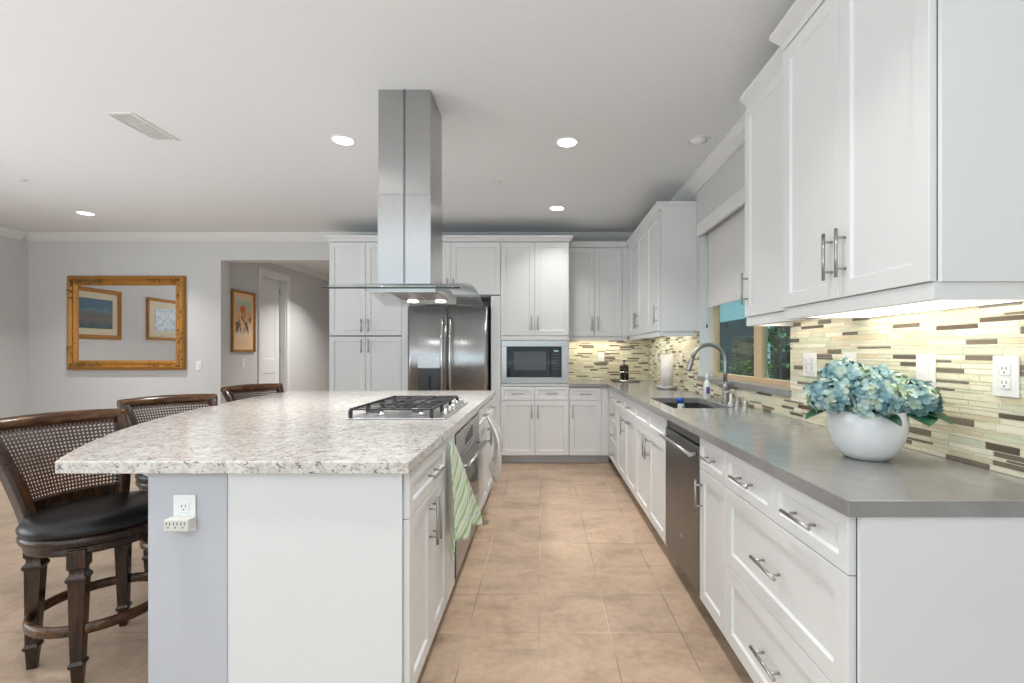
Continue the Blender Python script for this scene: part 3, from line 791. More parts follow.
for kk, l in edges.items():
    if len(l) == 1:
        (p, r_) = l[0]; b.bm.faces.new((gv(*p, Z0), gv(*r_, Z0), gv(*r_, Z1), gv(*p, Z1)))
o = b.build('worktop', 'quartz')
k = o.modifiers.new('b', 'BEVEL'); k.width = .0025; k.segments = 2; k.limit_method = 'ANGLE'; k.angle_limit = R(40)
tag(o, 'long grey quartz L-shaped worktop along the right and far walls', 'worktop')

# sink
b = MB(); th = .004; zb = Z0 - .20; x0, x1, y0, y1 = SX0 - .004, SX1 + .004, SY0 - .004, SY1 + .004
b.box(x0, x1, y0, y1, zb - .004, zb)
for a in ((x0 - .004, x0, y0, y1), (x1, x1 + .004, y0, y1), (x0 - .004, x1 + .004, y0 - .004, y0), (x0 - .004, x1 + .004, y1, y1 + .004)): b.box(*a, zb - .004, Z0 - .001)
t = thing('kitchen_sink', 'dark undermount sink set into the grey worktop below the window', 'sink'); b.build('bowl', 'sink', t)
MB().lathe([(0, 0), (.04, 0), (.045, .003), (.03, .004), (0, .002)], ((SX0 + SX1) / 2, 3.3, zb), 20).build('drain', 'nickel', t)

# faucet
t = thing('kitchen_faucet', 'brushed nickel gooseneck pull-down faucet behind the sink', 'faucet', None, (1.275, 3.20, Z1))
b = MB(); b.lathe([(0, 0), (.030, 0), (.030, .008), (.024, .012), (.023, .13), (.020, .145), (.015, .15)], seg=24); b.build('base', 'nickel', t)
pts = [(0, 0, .14), (0, 0, .22), (0, 0, .29)]
for i in range(1, 13):
    a = PI * i / 12 * .93; pts.append((-.115 + .115 * math.cos(a), 0, .29 + .115 * math.sin(a)))
b = MB(); b.tube(pts, .0135, 16); b.build('spout', 'nickel', t)
p = Vector(pts[-1]); q = (Vector(pts[-1]) - Vector(pts[-2])).normalized()
b = MB(); b.tube([tuple(p), tuple(p + q * .02), tuple(p + q * .09), tuple(p + q * .10)], [.0155, .017, .020, .016], 16); b.build('spray_head', 'nickel', t)
b = MB(); b.tube([(0, -.02, .10), (0, -.05, .102)], .019, 14); b.tube([(0, -.05, .102), (.0, -.085, .13), (-.005, -.12, .15)], [.008, .007, .006], 10); b.build('lever', 'nickel', t)
# air gap and dispenser
for x, y, h, lab in ((1.285, 3.02, .06, 'short nickel air-gap cap standing right of the faucet'), (1.29, 2.92, .045, 'low nickel button cap nearest the camera beside the faucet')):
    t = thing('air_gap_cap', lab, 'sink fitting', None, (x, y, Z1)); b = MB(); b.lathe([(0, 0), (.024, 0), (.024, .004), (.018, .008), (.018, h - .006), (.012, h), (0, h)], seg=20); b.build('cap', 'nickel', t)
    MB().lathe([(.026, 0), (.027, .002), (.019, .004)], seg=20, cap=False).build('flange', 'chrome', t)
t = thing('soap_dispenser', 'slim clear-topped nickel soap pump between the faucet and the cap', 'soap dispenser', None, (1.27, 3.10, Z1))
b = MB(); b.lathe([(0, 0), (.018, 0), (.016, .01), (.009, .015), (.009, .07), (0, .07)], seg=16); b.build('body', 'white_plastic', t)
b = MB(); b.tube([(0, 0, .07), (0, 0, .085), (-.045, 0, .082)], .006, 8); b.build('nozzle', 'chrome', t)
# dish soap bottle
t = thing('soap_bottle', 'white squeeze bottle of dish soap left of the faucet', 'bottle', None, (1.255, 3.50, Z1))
b = MB(); b.lathe([(0, 0), (.028, 0), (.032, .006), (.032, .10), (.026, .125), (.013, .14), (.012, .15)], seg=20, sx=.8); b.build('bottle', 'soap', t)
MB().lathe([(.012, .15), (.015, .152), (.013, .17), (.005, .19), (0, .195)], seg=16).build('cap', 'white_plastic', t)
MB(Fr((0, 0, 0), (1, 0, 0), (0, -1, 0))).box(-.016, .010, .04, .09, .0305, .0325).build('label_patch', 'purple', t)
# scrub bottle standing in sink
t = thing('scrub_bottle', 'small white bottle with a blue cap leaning in the sink', 'bottle', None, (1.03, 3.34, zb + .003)); t.rotation_euler = (0, R(-6), 0)
MB().lathe([(0, 0), (.021, 0), (.024, .01), (.024, .21), (.018, .225)], seg=18).build('bottle', 'soap', t)
MB().lathe([(.024, .222), (.024, .256), (.020, .262), (0, .262)], seg=18).build('cap', 'blue', t)
MB(Fr((0, 0, 0), (1, 0, 0), (0, -1, 0))).box(.002, .012, .14, .20, .0225, .0245).build('label_patch', 'blue', t)
# paper towel
t = thing('paper_towel_holder', 'steel paper towel holder in the far corner of the worktop', 'paper towel holder', None, (1.20, 4.42, Z1))
MB().lathe([(0, 0), (.092, 0), (.095, .004), (.095, .026), (.090, .032), (0, .032)], seg=36).build('base', 'steel', t)
b = MB(); b.lathe([(.006, .032), (.006, .345), (.017, .347), (.017, .385), (.012, .392), (0, .392)], seg=16); b.build('rod', 'steel', t)
b = MB(); b.lathe([(.020, .034), (.058, .034), (.058, .333), (.020, .333), (.020, .034)], seg=36, cap=False)
tag(b.build('paper_towel_roll', 'paper'), 'full white paper towel roll standing on its steel holder', 'paper towel roll').location = (1.20, 4.42, Z1)
# french press on a tray
t = thing('round_tray', 'dark round tray in the back corner under the coffee press', 'tray', None, (1.01, 5.52, Z1))
MB().lathe([(0, 0), (.155, 0), (.17, .012), (.165, .014), (.15, .006), (0, .006)], seg=40).build('plate', 'dark_steel', t)
t = thing('french_press', 'small dark french coffee press standing on the round tray', 'coffee press', None, (.985, 5.52, Z1 + .007))
MB().lathe([(0, 0), (.052, 0), (.052, .15), (.055, .165), (0, .165)], seg=24).build('jug', 'coffee', t)
b = MB(); b.lathe([(.056, .0), (.056, .014), (.053, .014)], seg=24, cap=False); b.lathe([(.0535, .10), (.0565, .10), (.0565, .115), (.0535, .115)], seg=24, cap=False)
for a in (0, PI / 2, PI, 3 * PI / 2): b.box(.054 * math.cos(a) - .004, .054 * math.cos(a) + .004, .054 * math.sin(a) - .004, .054 * math.sin(a) + .004, 0, .16)
b.build('frame', 'chrome', t)
MB().lathe([(.058, .166), (.058, .180), (.03, .198), (.006, .20), (.006, .235), (.018, .237), (.018, .25), (0, .254)], seg=24).build('lid', 'black', t)
b = MB(); b.tube([(0, -.055, .15), (0, -.10, .14), (0, -.105, .06), (0, -.056, .03)], .008, 10); b.build('handle', 'black', t)

# ------------------------------------------------------------ mosaic backsplash
def mosaic(name, label, F, regions, seed):
    """strips of glass and stone set in grout over the given (u0,u1,v0,v1) regions"""
    rn = random.Random(seed); b = MB(F)
    hs_ = [.0145, .0145, .0075, .0145, .021, .0075, .0145, .0075, .021]
    gt = .0022
    for (u0, u1, v0, v1) in regions: b.box(u0, u1, v0, v1, 0.0005, .006)
    nb = len(b.bm.faces)
    rows = []; v = 0.9145; i = 0
    while v < 1.6:
        h = hs_[i % 9]; rows.append((v, v + h)); v += h + gt; i += 1
    U0 = min(r[0] for r in regions); U1 = max(r[1] for r in regions)
    fm_ = []
    for ri, (a, c) in enumerate(rows):
        thin = c - a < .01
        u = U0 - rn.random() * .15; last = -1
        while u < U1:
            p = rn.random(); ln = rn.choice([.10, .125, .15, .19]) if (thin or p < .24) else rn.choice([.07, .10, .125, .15])
            if last in (3, 4): mi = rn.choice([0, 0, 1, 2, 5])
            else: mi = 3 if p < .16 else 4 if p < .22 else rn.choice([0, 0, 0, 1, 1, 2, 2, 5])
            last = mi
            for (r0, r1, q0, q1) in regions:
                x0, x1 = max(u, r0), min(u + ln - gt, r1); y0, y1 = max(a, q0), min(c, q1)
                if x1 - x0 > .004 and y1 - y0 > .003:
                    n0 = len(b.bm.faces); V = [b.bm.verts.new(b.P(*q)) for q in ((x0, y0, .006), (x1, y0, .006), (x1, y1, .006), (x0, y1, .006))]
                    e = .0008
                    W = [b.bm.verts.new(b.P(*q)) for q in ((x0 + e, y0 + e, .0085), (x1 - e, y0 + e, .0085), (x1 - e, y1 - e, .0085), (x0 + e, y1 - e, .0085))]
                    fs = [b.bm.faces.new(W)] + [b.bm.faces.new((V[k], V[(k + 1) % 4], W[(k + 1) % 4], W[k])) for k in range(4)]
                    for f in fs: f.material_index = mi + 1
            u += ln
    o = b.build(name, [M['grout']] + TILE)
    return tag(o, label, 'backsplash')
VU = HU + .0
mosaic('mosaic_backsplash', 'glass and stone strip mosaic backsplash along the right wall beneath the window and cabinets', Fr((XW, 0, 0), (0, 1, 0), (-1, 0, 0)),
       [(1.05, W0 - .001, .9145, VU - .001), (W0 - .001, W1 + .001, .9145, WB - .021), (W1 + .001, YW - .0, .9145, VU - .001)], 11)
mosaic('mosaic_backsplash', 'glass and stone strip mosaic backsplash on the far wall right of the microwave tower', Fr((0, YW, 0), (1, 0, 0), (0, -1, 0)),
       [(.3045, XW - .009, .9145, VU - .001)], 12)

# outlets and switches
def plate(name, label, F, u, v, w_=.075, h_=.118, kind='outlet', gang=1, d=.0085, group=None):
    t = thing(name, label, 'outlet' if kind == 'outlet' else 'switch', group, F.p(u, v, d)); FF = Fr((0, 0, 0), F.u, F.n)
    MB(FF).box(-w_ / 2, w_ / 2, -h_ / 2, h_ / 2, 0.0003, .006, .002).build('cover_plate', 'white_plastic', t)
    for g in range(gang):
        x = (g - (gang - 1) / 2) * .046
        if kind == 'outlet':
            for s in (-1, 1):
                o = MB(FF).box(x - .017, x + .017, s * .020 - .0155, s * .020 + .0155, .006, .0085, .003).build('receptacle', 'white_plastic', t)
                b = MB(FF)
                for dx in (-.006, .006): b.box(x + dx - .001, x + dx + .001, s * .020 - .001, s * .020 + .008, .0085, .0088)
                b.box(x - .0022, x + .0022, s * .020 - .010, s * .020 - .006, .0085, .0088); b.build('slot', 'black', o)
        else:
            MB(FF).box(x - .016, x + .016, -.033, .033, .006, .0095, .003).build('rocker', 'white_plastic', t)
    return t
FW = Fr((XW, 0, 0), (0, 1, 0), (-1, 0, 0)); FB = Fr((0, YW, 0), (1, 0, 0), (0, -1, 0)); FHL = Fr((HX, 0, 0), (0, 1, 0), (1, 0, 0))
plate('wall_outlet', 'white double outlet on the mosaic at the near right edge', FW, 1.328, 1.197, .075, .118)
plate('wall_switch', 'white switch plate on the mosaic behind the flowers', FW, 1.605, 1.20, .08, kind='switch')
plate('wall_outlet', 'white outlet on the mosaic left of the flowers beside the window', FW, 2.30, 1.205, .115, gang=2)
plate('wall_switch', 'white switch plate on the mosaic half hidden behind the flower tops', FW, 2.00, 1.205, .08, kind='switch')
plate('wall_outlet', 'white outlet on the right mosaic just beyond the window', FW, 4.43, 1.20)
plate('wall_outlet', 'white outlet on the right mosaic nearest the far corner', FW, 5.38, 1.20)
plate('wall_outlet', 'white outlet on the far mosaic between tower and coffee press', FB, .745, 1.21)
plate('wall_switch', 'white switch plate on the wall right of the gold mirror', FB, -4.325, 1.10, .07, kind='switch', d=.0005)
plate('wall_switch', 'white switch plate below the framed painting in the hallway', FHL, 6.46, 1.12, .07, kind='switch', d=.0005)

# ------------------------------------------------------------ island
IX = -.462   # carcass front of the island
FRI = Fr((IX, 0, 0), (0, 1, 0), (1, 0, 0))
IW = 0.57
I0, I1, I2, I3, I4 = 1.525, 2.13, 3.22, 3.70, 4.20
t, FF = base_unit('island_base_cabinet', 'white island base cabinet nearest the camera with one drawer over two doors', FRI, I0, I1, IW)
im = (I0 + I1) / 2
drawer(FF, I0, I1, VD - .01, CB - .008, 0, t, 0.15, .045)
door(FF, I0, im, TK + .003, VD - .01, 0, t, im - .03, .60, ln=.17); door(FF, im, I1, TK + .003, VD - .01, 0, t, im + .03, .60, ln=.17)
MB(FF).box(I0 - .014, I0 - .0005, 0, CB, -IW, 0.001).build('end_panel', 'cab', t)
t, FF = base_unit('island_oven_cabinet', 'white island cabinet frame around the built-in oven', FRI, I1, I2, IW)
bd = [c for c in t.children if c.name.startswith('body')][0]; bpy.data.objects.remove(bd)
bd = [c for c in t.children if c.name.startswith('reveal')][0]; bpy.data.objects.remove(bd)
O0, O1 = 2.33, 3.17
b = MB(FF); b.box(I1 + .0005, O0, TK, CB, -IW, 0); b.box(O1, I2 - .0005, TK, CB, -IW, 0); b.box(O0, O1, TK, .118, -IW, 0); b.box(O0, O1, .85, CB, -IW, 0)
b.build('body', 'cab', t)
b = MB(FF); b.box(I1 + .002, O0 - .012, TK + .003, CB - .008, 0, .022); b.box(O0 - .012, O1 + .012, .853, CB - .006, 0, .022); b.build('face_filler', 'cab', t)
t, FF = base_unit('island_base_cabinet', 'white island base cabinet just beyond the oven, behind the white towel', FRI, I2, I3, IW)
drawer(FF, I2, I3, VD, CB - .008, 0, t, .13); door(FF, I2, I3, TK + .003, VD, 0, t, I3 - .035, .60)
t, FF = base_unit('island_base_cabinet', 'white island base cabinet at the far end facing the refrigerator side', FRI, I3, I4, IW)
drawer(FF, I3, I4, VD, CB - .008, 0, t, .13); door(FF, I3, I4, TK + .003, VD, 0, t, I3 + .035, .60)
# oven
t = thing('built_in_oven', 'stainless built-in oven with a bar handle in the side of the island', 'oven', None, (IX - .25, (O0 + O1) / 2, .12))
FF = Fr(FRI.o - t.location, FRI.u, FRI.n)
MB(FF).box(O0 + .004, O1 - .004, .122, .846, -.52, -.001).build('oven_box', 'black', t)
o = MB(FF).box(O0 + .002, O1 - .002, .715, .845, .0, .030, .003).build('control_panel', 'steel', t)
MB(FF).box(O0 + .25, O1 - .30, .745, .82, .030, .0306).build('display', 'black_glass', o)
o = MB(FF).box(O0 + .002, O1 - .002, .285, .708, .0, .032, .004).build('door', 'steel', t)
MB(FF).box(O0 + .09, O1 - .09, .34, .60, .032, .0328).build('window', 'black_glass', o)
b = MB(FF); b.tube([(O0 + .06, .665, .078), (O1 - .06, .665, .078)], .012, 12)
for u in (O0 + .09, O1 - .09): b.tube([(u, .665, .03), (u, .665, .078)], .009, 10)
b.build('handle', 'nickel', o)
o = MB(FF).box(O0 + .002, O1 - .002, .125, .278, .0, .030, .004).build('lower_panel', 'steel', t)
MB(FF).box(O0 - .010, O0 + .001, .122, .85, .0, .026).build('side_seal', 'black', t)

# half wall with the seating overhang
HWX0, HWX1 = -1.292, IX - IW - .001
b = MB().box(HWX0, HWX1, 1.508, 4.20, 0, CB - .001, .002)
tag(b.build('island_partition', 'half'), 'pale grey painted half wall under the seating side of the island', 'half wall')
b = MB()
b.prism([(HWX0 + 0, CB - .001), (HWX0, CB - .085), (HWX0 - .03, CB - .080), (HWX0 - .14, CB - .030), (HWX0 - .16, CB - .020), (HWX0 - .16, CB - .001)], 1.66, 1.74, 1)
def bracket(y, lab):
    b = MB(); b.prism([(HWX0 - .0005, CB - .001), (HWX0 - .0005, CB - .085), (HWX0 - .03, CB - .075), (HWX0 - .13, CB - .030), (HWX0 - .16, CB - .018), (HWX0 - .16, CB - .001)], y, y + .08, 1)
    tag(b.build('support_corbel', 'trim'), lab, 'corbel')
bracket(1.62, 'small white corbel under the near end of the island overhang')

out = [(-.43, 1.483), (-.43, 4.24)]
lf = [(-2.29, 4.24), (-2.27, 3.70), (-2.225, 3.27), (-2.165, 2.93), (-2.07, 2.54), (-1.935, 2.14), (-1.81, 1.87), (-1.67, 1.63), (-1.574, 1.487)]
def cr(P, n=5):
    o = []
    for i in range(len(P) - 1):
        p = [Vector(P[max(i - 1, 0)]), Vector(P[i]), Vector(P[i + 1]), Vector(P[min(i + 2, len(P) - 1)])]
        for k in range(n):
            s = k / n
            o.append(tuple(0.5 * ((2 * p[1]) + (p[2] - p[0]) * s + (2 * p[0] - 5 * p[1] + 4 * p[2] - p[3]) * s * s + (3 * p[1] - p[0] - 3 * p[2] + p[3]) * s ** 3)))
    o.append(tuple(P[-1])); return o
b = MB(); b.prism(out + cr(lf), Z0, Z1, 2, .003)
tag(b.build('island_worktop', 'granite'), 'speckled white and beige granite island top with a bowed seating edge', 'worktop')

# plug adapter on the half wall
FN = Fr((0, 1.508, 0), (1, 0, 0), (0, -1, 0))
t = plate('wall_outlet', 'white outlet on the near end of the island half wall', FN, -1.168, .742, .072, .118, d=0.0005)
t = thing('plug_adapter', 'ivory three-way plug adapter in the island outlet', 'plug adapter', None, FN.p(-1.160, .714, .0097)); FF = Fr((0, 0, 0), FN.u, FN.n)
MB(FF).box(-.048, .030, -.020, .018, 0, .030, .003).build('body', 'cream_plastic', t)
b = MB(FF)
for i in range(3):
    x = -.034 + i * .0235
    for dx in (-.0055, .0055): b.box(x + dx - .0012, x + dx + .0012, .0, .009, .030, .0304)
    b.box(x - .0022, x + .0022, -.0095, -.0055, .030, .0304)
b.build('slot', 'black', t)

# ------------------------------------------------------------ cooktop
t = thing('gas_cooktop', 'stainless gas cooktop with black cast iron grates on the island', 'cooktop', None, (-.765, 2.78, Z1))
cw, cd = .26, .38
MB().box(-cw, cw, -cd, cd, 0, .008, .003).build('tray', 'steel', t)
def grate(y0, y1, x0=-cw + .02, x1=cw - .075):
    b = MB(); z = .046; w2 = .005
    for x in (x0, x1): b.box(x - w2, x + w2, y0, y1, z, z + .012)
    for y in (y0, y1): b.box(x0 - w2, x1 + w2, y - w2, y + w2, z + .003, z + .010)
    n = 3
    for i in range(1, n):
        y = y0 + (y1 - y0) * i / n; b.box(x0, x1, y - .002, y + .002, z + .003, z + .0095)
    xm = (x0 + x1) / 2
    for xx in (xm - .075, xm, xm + .075): b.box(xx - .0025, xx + .0025, y0, y1, z + .004, z + .010)
    for x in (x0, x1):
        for y in (y0, y1): b.box(x - .008, x + .008, y - .008, y + .008, .008, z + .002)
    return b.build('grate', 'iron', t)
grate(-.365, -.125); grate(-.117, .117); grate(.125, .365)
for x, y, r in ((-.15, -.245, .045), (.08, -.245, .035), (-.03, 0, .055), (-.15, .245, .04), (.08, .245, .045)):
    o = MB().lathe([(0, .008), (r + .012, .008), (r + .010, .016), (r, .018), (r, .024), (0, .024)], (x, y, 0), 24).build('burner', 'steel', t)
    MB().lathe([(r * .8, .024), (r * .8, .031), (0, .032)], (x, y, 0), 24).build('burner_cap', 'iron', o)
for i in range(5):
    MB().lathe([(.021, .008), (.021, .014), (.018, .016), (.016, .040), (.013, .043), (0, .043)], (cw - .035, -.20 + i * .12, 0), 20).build('knob', 'chrome', t)

# ------------------------------------------------------------ range hood
t = thing('island_range_hood', 'stainless island range hood with square duct and arched glass canopy', 'range hood', None, (-.775, 2.76, CEIL))
hz = -CEIL
GX0, GX1 = -1.10 + .775, -.41 + .775; GL = .46
def arch(s, z0=1.585, zp=1.655):  # s -1..1
    return zp - (zp - z0) * s * s
b = MB()
dx0, dx1 = -.155, .142
b.box(dx0, dx1, -.148, .148, 2.16 + hz, -.001, .003)
b.build('upper_duct', 'steel_duct', t)
b = MB(); b.box(dx0 - .003, dx1 + .003, -.151, .151, 1.652 + hz, 2.16 + hz, .003)
b.build('lower_duct', 'steel_duct', t)
b = MB(); xm = (dx0 + dx1) / 2; b.box(xm - .006, xm + .006, -.1525, -.1505, 1.66 + hz, 2.16 + hz); b.box(xm - .006, xm + .006, -.1495, -.1475, 2.16 + hz, -.002); b.build('seam_strip', 'dark_steel', t)
# glass
b = MB(); n = 28
top_ = [[b.bm.verts.new((x, -GL + 2 * GL * i / n, arch(-1 + 2 * i / n) + hz + dz)) for x in (GX0, GX1)] for dz in (.008, 0) for i in range(n + 1)]
for L0 in (0, n + 1):
    for i in range(n):
        f = b.bm.faces.new((top_[L0 + i][0], top_[L0 + i][1], top_[L0 + i + 1][1], top_[L0 + i + 1][0])); f.smooth = True
for i in range(n):
    for s in (0, 1):
        f = b.bm.faces.new((top_[i][s], top_[i + 1][s], top_[n + 2 + i][s], top_[n + 1 + i][s]))
for i in (0, n):
    f = b.bm.faces.new((top_[i][0], top_[i][1], top_[n + 1 + i][1], top_[n + 1 + i][0])); f.material_index = 1 if i == 0 else 0
b.build('glass_canopy', ['hood_glass', 'glass_edge'], t)
# body below the glass
b = MB(); bx0, bx1, bl = -.155, .205, .30; n = 16; A_, B_ = [], []
for i in range(n + 1):
    s = -1 + 2 * i / n; y = bl * s; zt = arch(s * bl / GL) - .002; zl = 1.588 + .028 * (1 - s * s)
    A_.append((y, zt)); B_.append((y, zl - .0))
poly = A_ + B_[::-1]
b.prism([(y, z + hz) for y, z in poly], bx0, bx1, 0)
hb = b.build('hood_body', 'steel', t)
b = MB()
for (u0, u1) in ((bx0 + .03, (bx0 + bx1) / 2 - .004), ((bx0 + bx1) / 2 + .004, bx1 - .03)):
    g = []
    for i in range(9):
        s = -.8 + 1.45 * i / 8; y = bl * s; z = 1.588 + .028 * (1 - s * s) - .002 + hz
        g.append((b.bm.verts.new((u0, y, z)), b.bm.verts.new((u1, y, z)), b.bm.verts.new((u0, y, z + .0015)), b.bm.verts.new((u1, y, z + .0015))))
    for a, c in zip(g, g[1:]):
        b.bm.faces.new((a[0], a[1], c[1], c[0])); b.bm.faces.new((a[0], c[0], c[2], a[2])); b.bm.faces.new((a[1], a[3], c[3], c[1]))
fil = noisy('mesh_filter', [(0.4, (0.10, 0.085, 0.075)), (0.6, (0.22, 0.19, 0.17))], 160, 0.45, 0.6)
b.build('grease_filter', fil, t)
for x in (-.065, .115):
    MB().lathe([(0, -.004), (.030, -.004), (.033, 0), (.033, .004)], (x, .235, 1.597 + hz), 20).build('lamp', 'emit', t)
    l = bpy.data.lights.new('hood_lamp', 'SPOT'); l.energy = 4; l.spot_size = R(110); l.shadow_soft_size = .03; l.color = (1, .93, .82)
    lo = bpy.data.objects.new('hood_lamp_light', l); C.objects.link(lo); lo.location = (-.775 + x, 2.76 + .235, 1.585)

# ------------------------------------------------------------ dish towels
t = thing('dish_towel', 'green and white striped dish towel hanging on the island oven side', 'towel')
b = MB()
def tw(u, v):   # v 0 top .. 1 bottom
    e = min(1, v * 1.1) ** .6
    f1 = math.sin(u * 11 + v * 3) * (.004 + .016 * v) + .006 * math.sin(u * 23 + 2) * v
    y = 2.125 + (-.02 - .085 * e) * (1 - u) + (.02 + .27 * e) * u
    x = -.424 + .006 + (.020 * (1 - u) + .085 * u) * e ** 1.3 + f1
    hem = .40 + .035 * u - .05 * max(0, 1 - u / .18) - .04 * max(0, 1 - abs(u - .42) / .14) - .07 * max(0, 1 - (1 - u) / .35)
    z = .850 - .02 * abs(u - .5) - v * (.85 - hem)
    return (x, y, z)
b.surf(tw, 44, 34, uv=True)
b.build('cloth', 'towel_green', t, solid=.004)
t = thing('dish_towel', 'plain white waffle dish towel hanging beyond the island oven', 'towel')
b = MB()
def tw2(u, v):
    y = 3.33 + (u - .3) * (.06 + .34 * min(1, v * 1.2))
    x = -.408 + .012 + math.sin(u * 15 + v) * (.006 + .022 * v) + .075 * math.sin(PI * min(1, v * .8))
    zb_ = .40 + .10 * math.sin(u * 7 + 1)
    return (x, y, .80 - v * (.80 - zb_))
b.surf(tw2, 36, 30)
b.build('cloth', 'towel_white', t, solid=.005)

# ------------------------------------------------------------ bar stools
def leg_mesh(x, y, top, parent):
    b = MB(); ang = math.atan2(y, x)
    # square tapered leg with collars: list of (half width, z)
    pr = [(.016, 0), (.021, .075), (.027, .082), (.029, .090), (.024, .097), (.022, .102), (.030, .40), (.036, .405), (.037, .415), (.026, .43), (.026, .445), (.033, .452), (.033, top)]
    rings = []
    for hw, z in pr:
        hw *= .86
        k = .86 + .14 * min(1, z / top); k = 1.06 - .06 * z / top
        rings.append([b.bm.verts.new(Vector((x * k, y * k, z)) + Matrix.Rotation(ang, 3, 'Z') @ Vector((sx * hw, sy * hw, 0))) for sx, sy in ((-1, -1), (1, -1), (1, 1), (-1, 1))])
    for a, c in zip(rings, rings[1:]):
        for i in range(4): b.bm.faces.new((a[i], a[(i + 1) % 4], c[(i + 1) % 4], c[i]))
    b.bm.faces.new(rings[0]); b.bm.faces.new(rings[-1])
    o = b.build('leg', 'walnut', parent)
    k = o.modifiers.new('b', 'BEVEL'); k.width = .003; k.segments = 2
def back_pt(u, v):
    """u -1..1 across, v 0..1 up the back; concave towards the sitter, scrolled at the top"""
    x = -.180 - .060 * v - .095 * max(v, 0) ** 2.2 - .055 * (1 - u * u)
    return Vector((x, u * (.152 + .076 * v), .585 + .385 * v))
def make_stool():
    t = thing('bar_stool', 'x', 'bar stool', 'cane-back bar stools along the island')
    for a in (45, 135, 225, 315): leg_mesh(.205 * math.cos(R(a)), .205 * math.sin(R(a)), .52, t)
    b = MB(); b.lathe([(.210, .196), (.224, .196), (.227, .212), (.224, .234), (.210, .234), (.208, .215), (.210, .196)], seg=48, cap=False); b.build('foot_ring', 'walnut_rail', t)
    # seat: frame and cushion
    MB().lathe([(.10, .50), (.205, .495), (.221, .50), (.224, .512), (.217, .522), (.220, .530), (.235, .535), (.239, .55), (.235, .566), (.10, .57)], seg=56, sy=1.02).build('seat_frame', 'walnut', t)
    MB().lathe([(.10, .568), (.230, .566), (.239, .576), (.241, .588), (.231, .608), (.198, .622), (.12, .630), (0, .632)], seg=56, sy=1.02).build('seat', 'leather', t)
    # side posts (flattened scroll)
    for s in (-1, 1):
        b = MB(); n = 16; rings = []
        for i in range(n + 1):
            v = -.06 + 1.0 * i / n; p = back_pt(s, v); 
            dp = (back_pt(s, v + .02) - back_pt(s, v - .02)).normalized()
            nn = Vector((dp.z, 0, -dp.x)); wd = .021; th_ = .030 - .006 * v
            rings.append([b.bm.verts.new(p + Vector((0, a * wd, 0)) + nn * c * th_) for a, c in ((-1, -1), (-.4, -1.15), (.4, -1.15), (1, -1), (1, 1), (.4, 1.15), (-.4, 1.15), (-1, 1))])
        for a, c in zip(rings, rings[1:]):
            for k in range(8): b.bm.faces.new((a[k], a[(k + 1) % 8], c[(k + 1) % 8], c[k]))
        b.bm.faces.new(rings[0]); b.bm.faces.new(rings[-1])
        o = b.build('back_post', 'walnut', t); k = o.modifiers.new('b', 'BEVEL'); k.width = .003; k.segments = 2
    # top rail: rolled, overhanging the posts
    b = MB(); rings = []
    prof = [(.020, -.045), (.024, -.01), (.018, .012), (.0, .022), (-.022, .020), (-.036, .004), (-.034, -.014), (-.020, -.020), (-.008, -.030), (-.004, -.045)]
    for i in range(25):
        u = -1.08 + 2.16 * i / 24; p = back_pt(u, 1.0); p.z = .968 + .006 * (1 - u * u)
        rings.append([b.bm.verts.new(p + Vector((dx, 0, dz))) for dx, dz in prof])
    for a, c in zip(rings, rings[1:]):
        for k in range(len(prof)):
            f = b.bm.faces.new((a[k], a[(k + 1) % len(prof)], c[(k + 1) % len(prof)], c[k])); f.smooth = True
    b.bm.faces.new(rings[0]); b.bm.faces.new(rings[-1]); b.build('top_rail', 'walnut_rail', t)
    # bottom rail
    b = MB(); rings = []
    for i in range(17):
        u = -1 + 2 * i / 16; p = back_pt(u, .12)
        rings.append([b.bm.verts.new(p + Vector(q)) for q in ((-.012, 0, -.025), (.012, 0, -.025), (.012, 0, .022), (-.012, 0, .022))])
    for a, c in zip(rings, rings[1:]):
        for k in range(4): b.bm.faces.new((a[k], a[(k + 1) % 4], c[(k + 1) % 4], c[k]))
    b.bm.faces.new(rings[0]); b.bm.faces.new(rings[-1]); b.build('bottom_rail', 'walnut', t)
    # woven cane panel: a lattice with real square holes
    b = MB(); nu, nv = 28, 20; hol = .235
    def pt(i, j): return back_pt(-.90 + 1.8 * i / nu, .15 + .78 * j / nv)
    g = [[b.bm.verts.new(pt(i, j)) for j in range(nv + 1)] for i in range(nu + 1)]
    for i in range(nu):
        for j in range(nv):
            o = [g[i][j], g[i + 1][j], g[i + 1][j + 1], g[i][j + 1]]
            q = [b.bm.verts.new(pt(i + a, j + c)) for a, c in ((hol, hol), (1 - hol, hol), (1 - hol, 1 - hol), (hol, 1 - hol))]
            for k in range(4): b.bm.faces.new((o[k], o[(k + 1) % 4], q[(k + 1) % 4], q[k]))
    b.build('cane_panel', 'cane', t, solid=.003)
    return t
st = make_stool()
spots = [((-1.850, 1.94), -20, 'dark wood cane-back bar stool with a black leather seat nearest the camera'),
         ((-2.055, 2.69), -35, 'middle cane-back bar stool, second from the camera, behind the bowed island edge'),
         ((-2.135, 3.74), -25, 'farthest cane-back bar stool, in front of the hallway opening')]
for i, ((x, y), a, lab) in enumerate(spots):
    o = st if i == 0 else copy_tree(st)
    o.location = (x, y, 0); o.rotation_euler = (0, 0, R(a)); o['label'] = lab

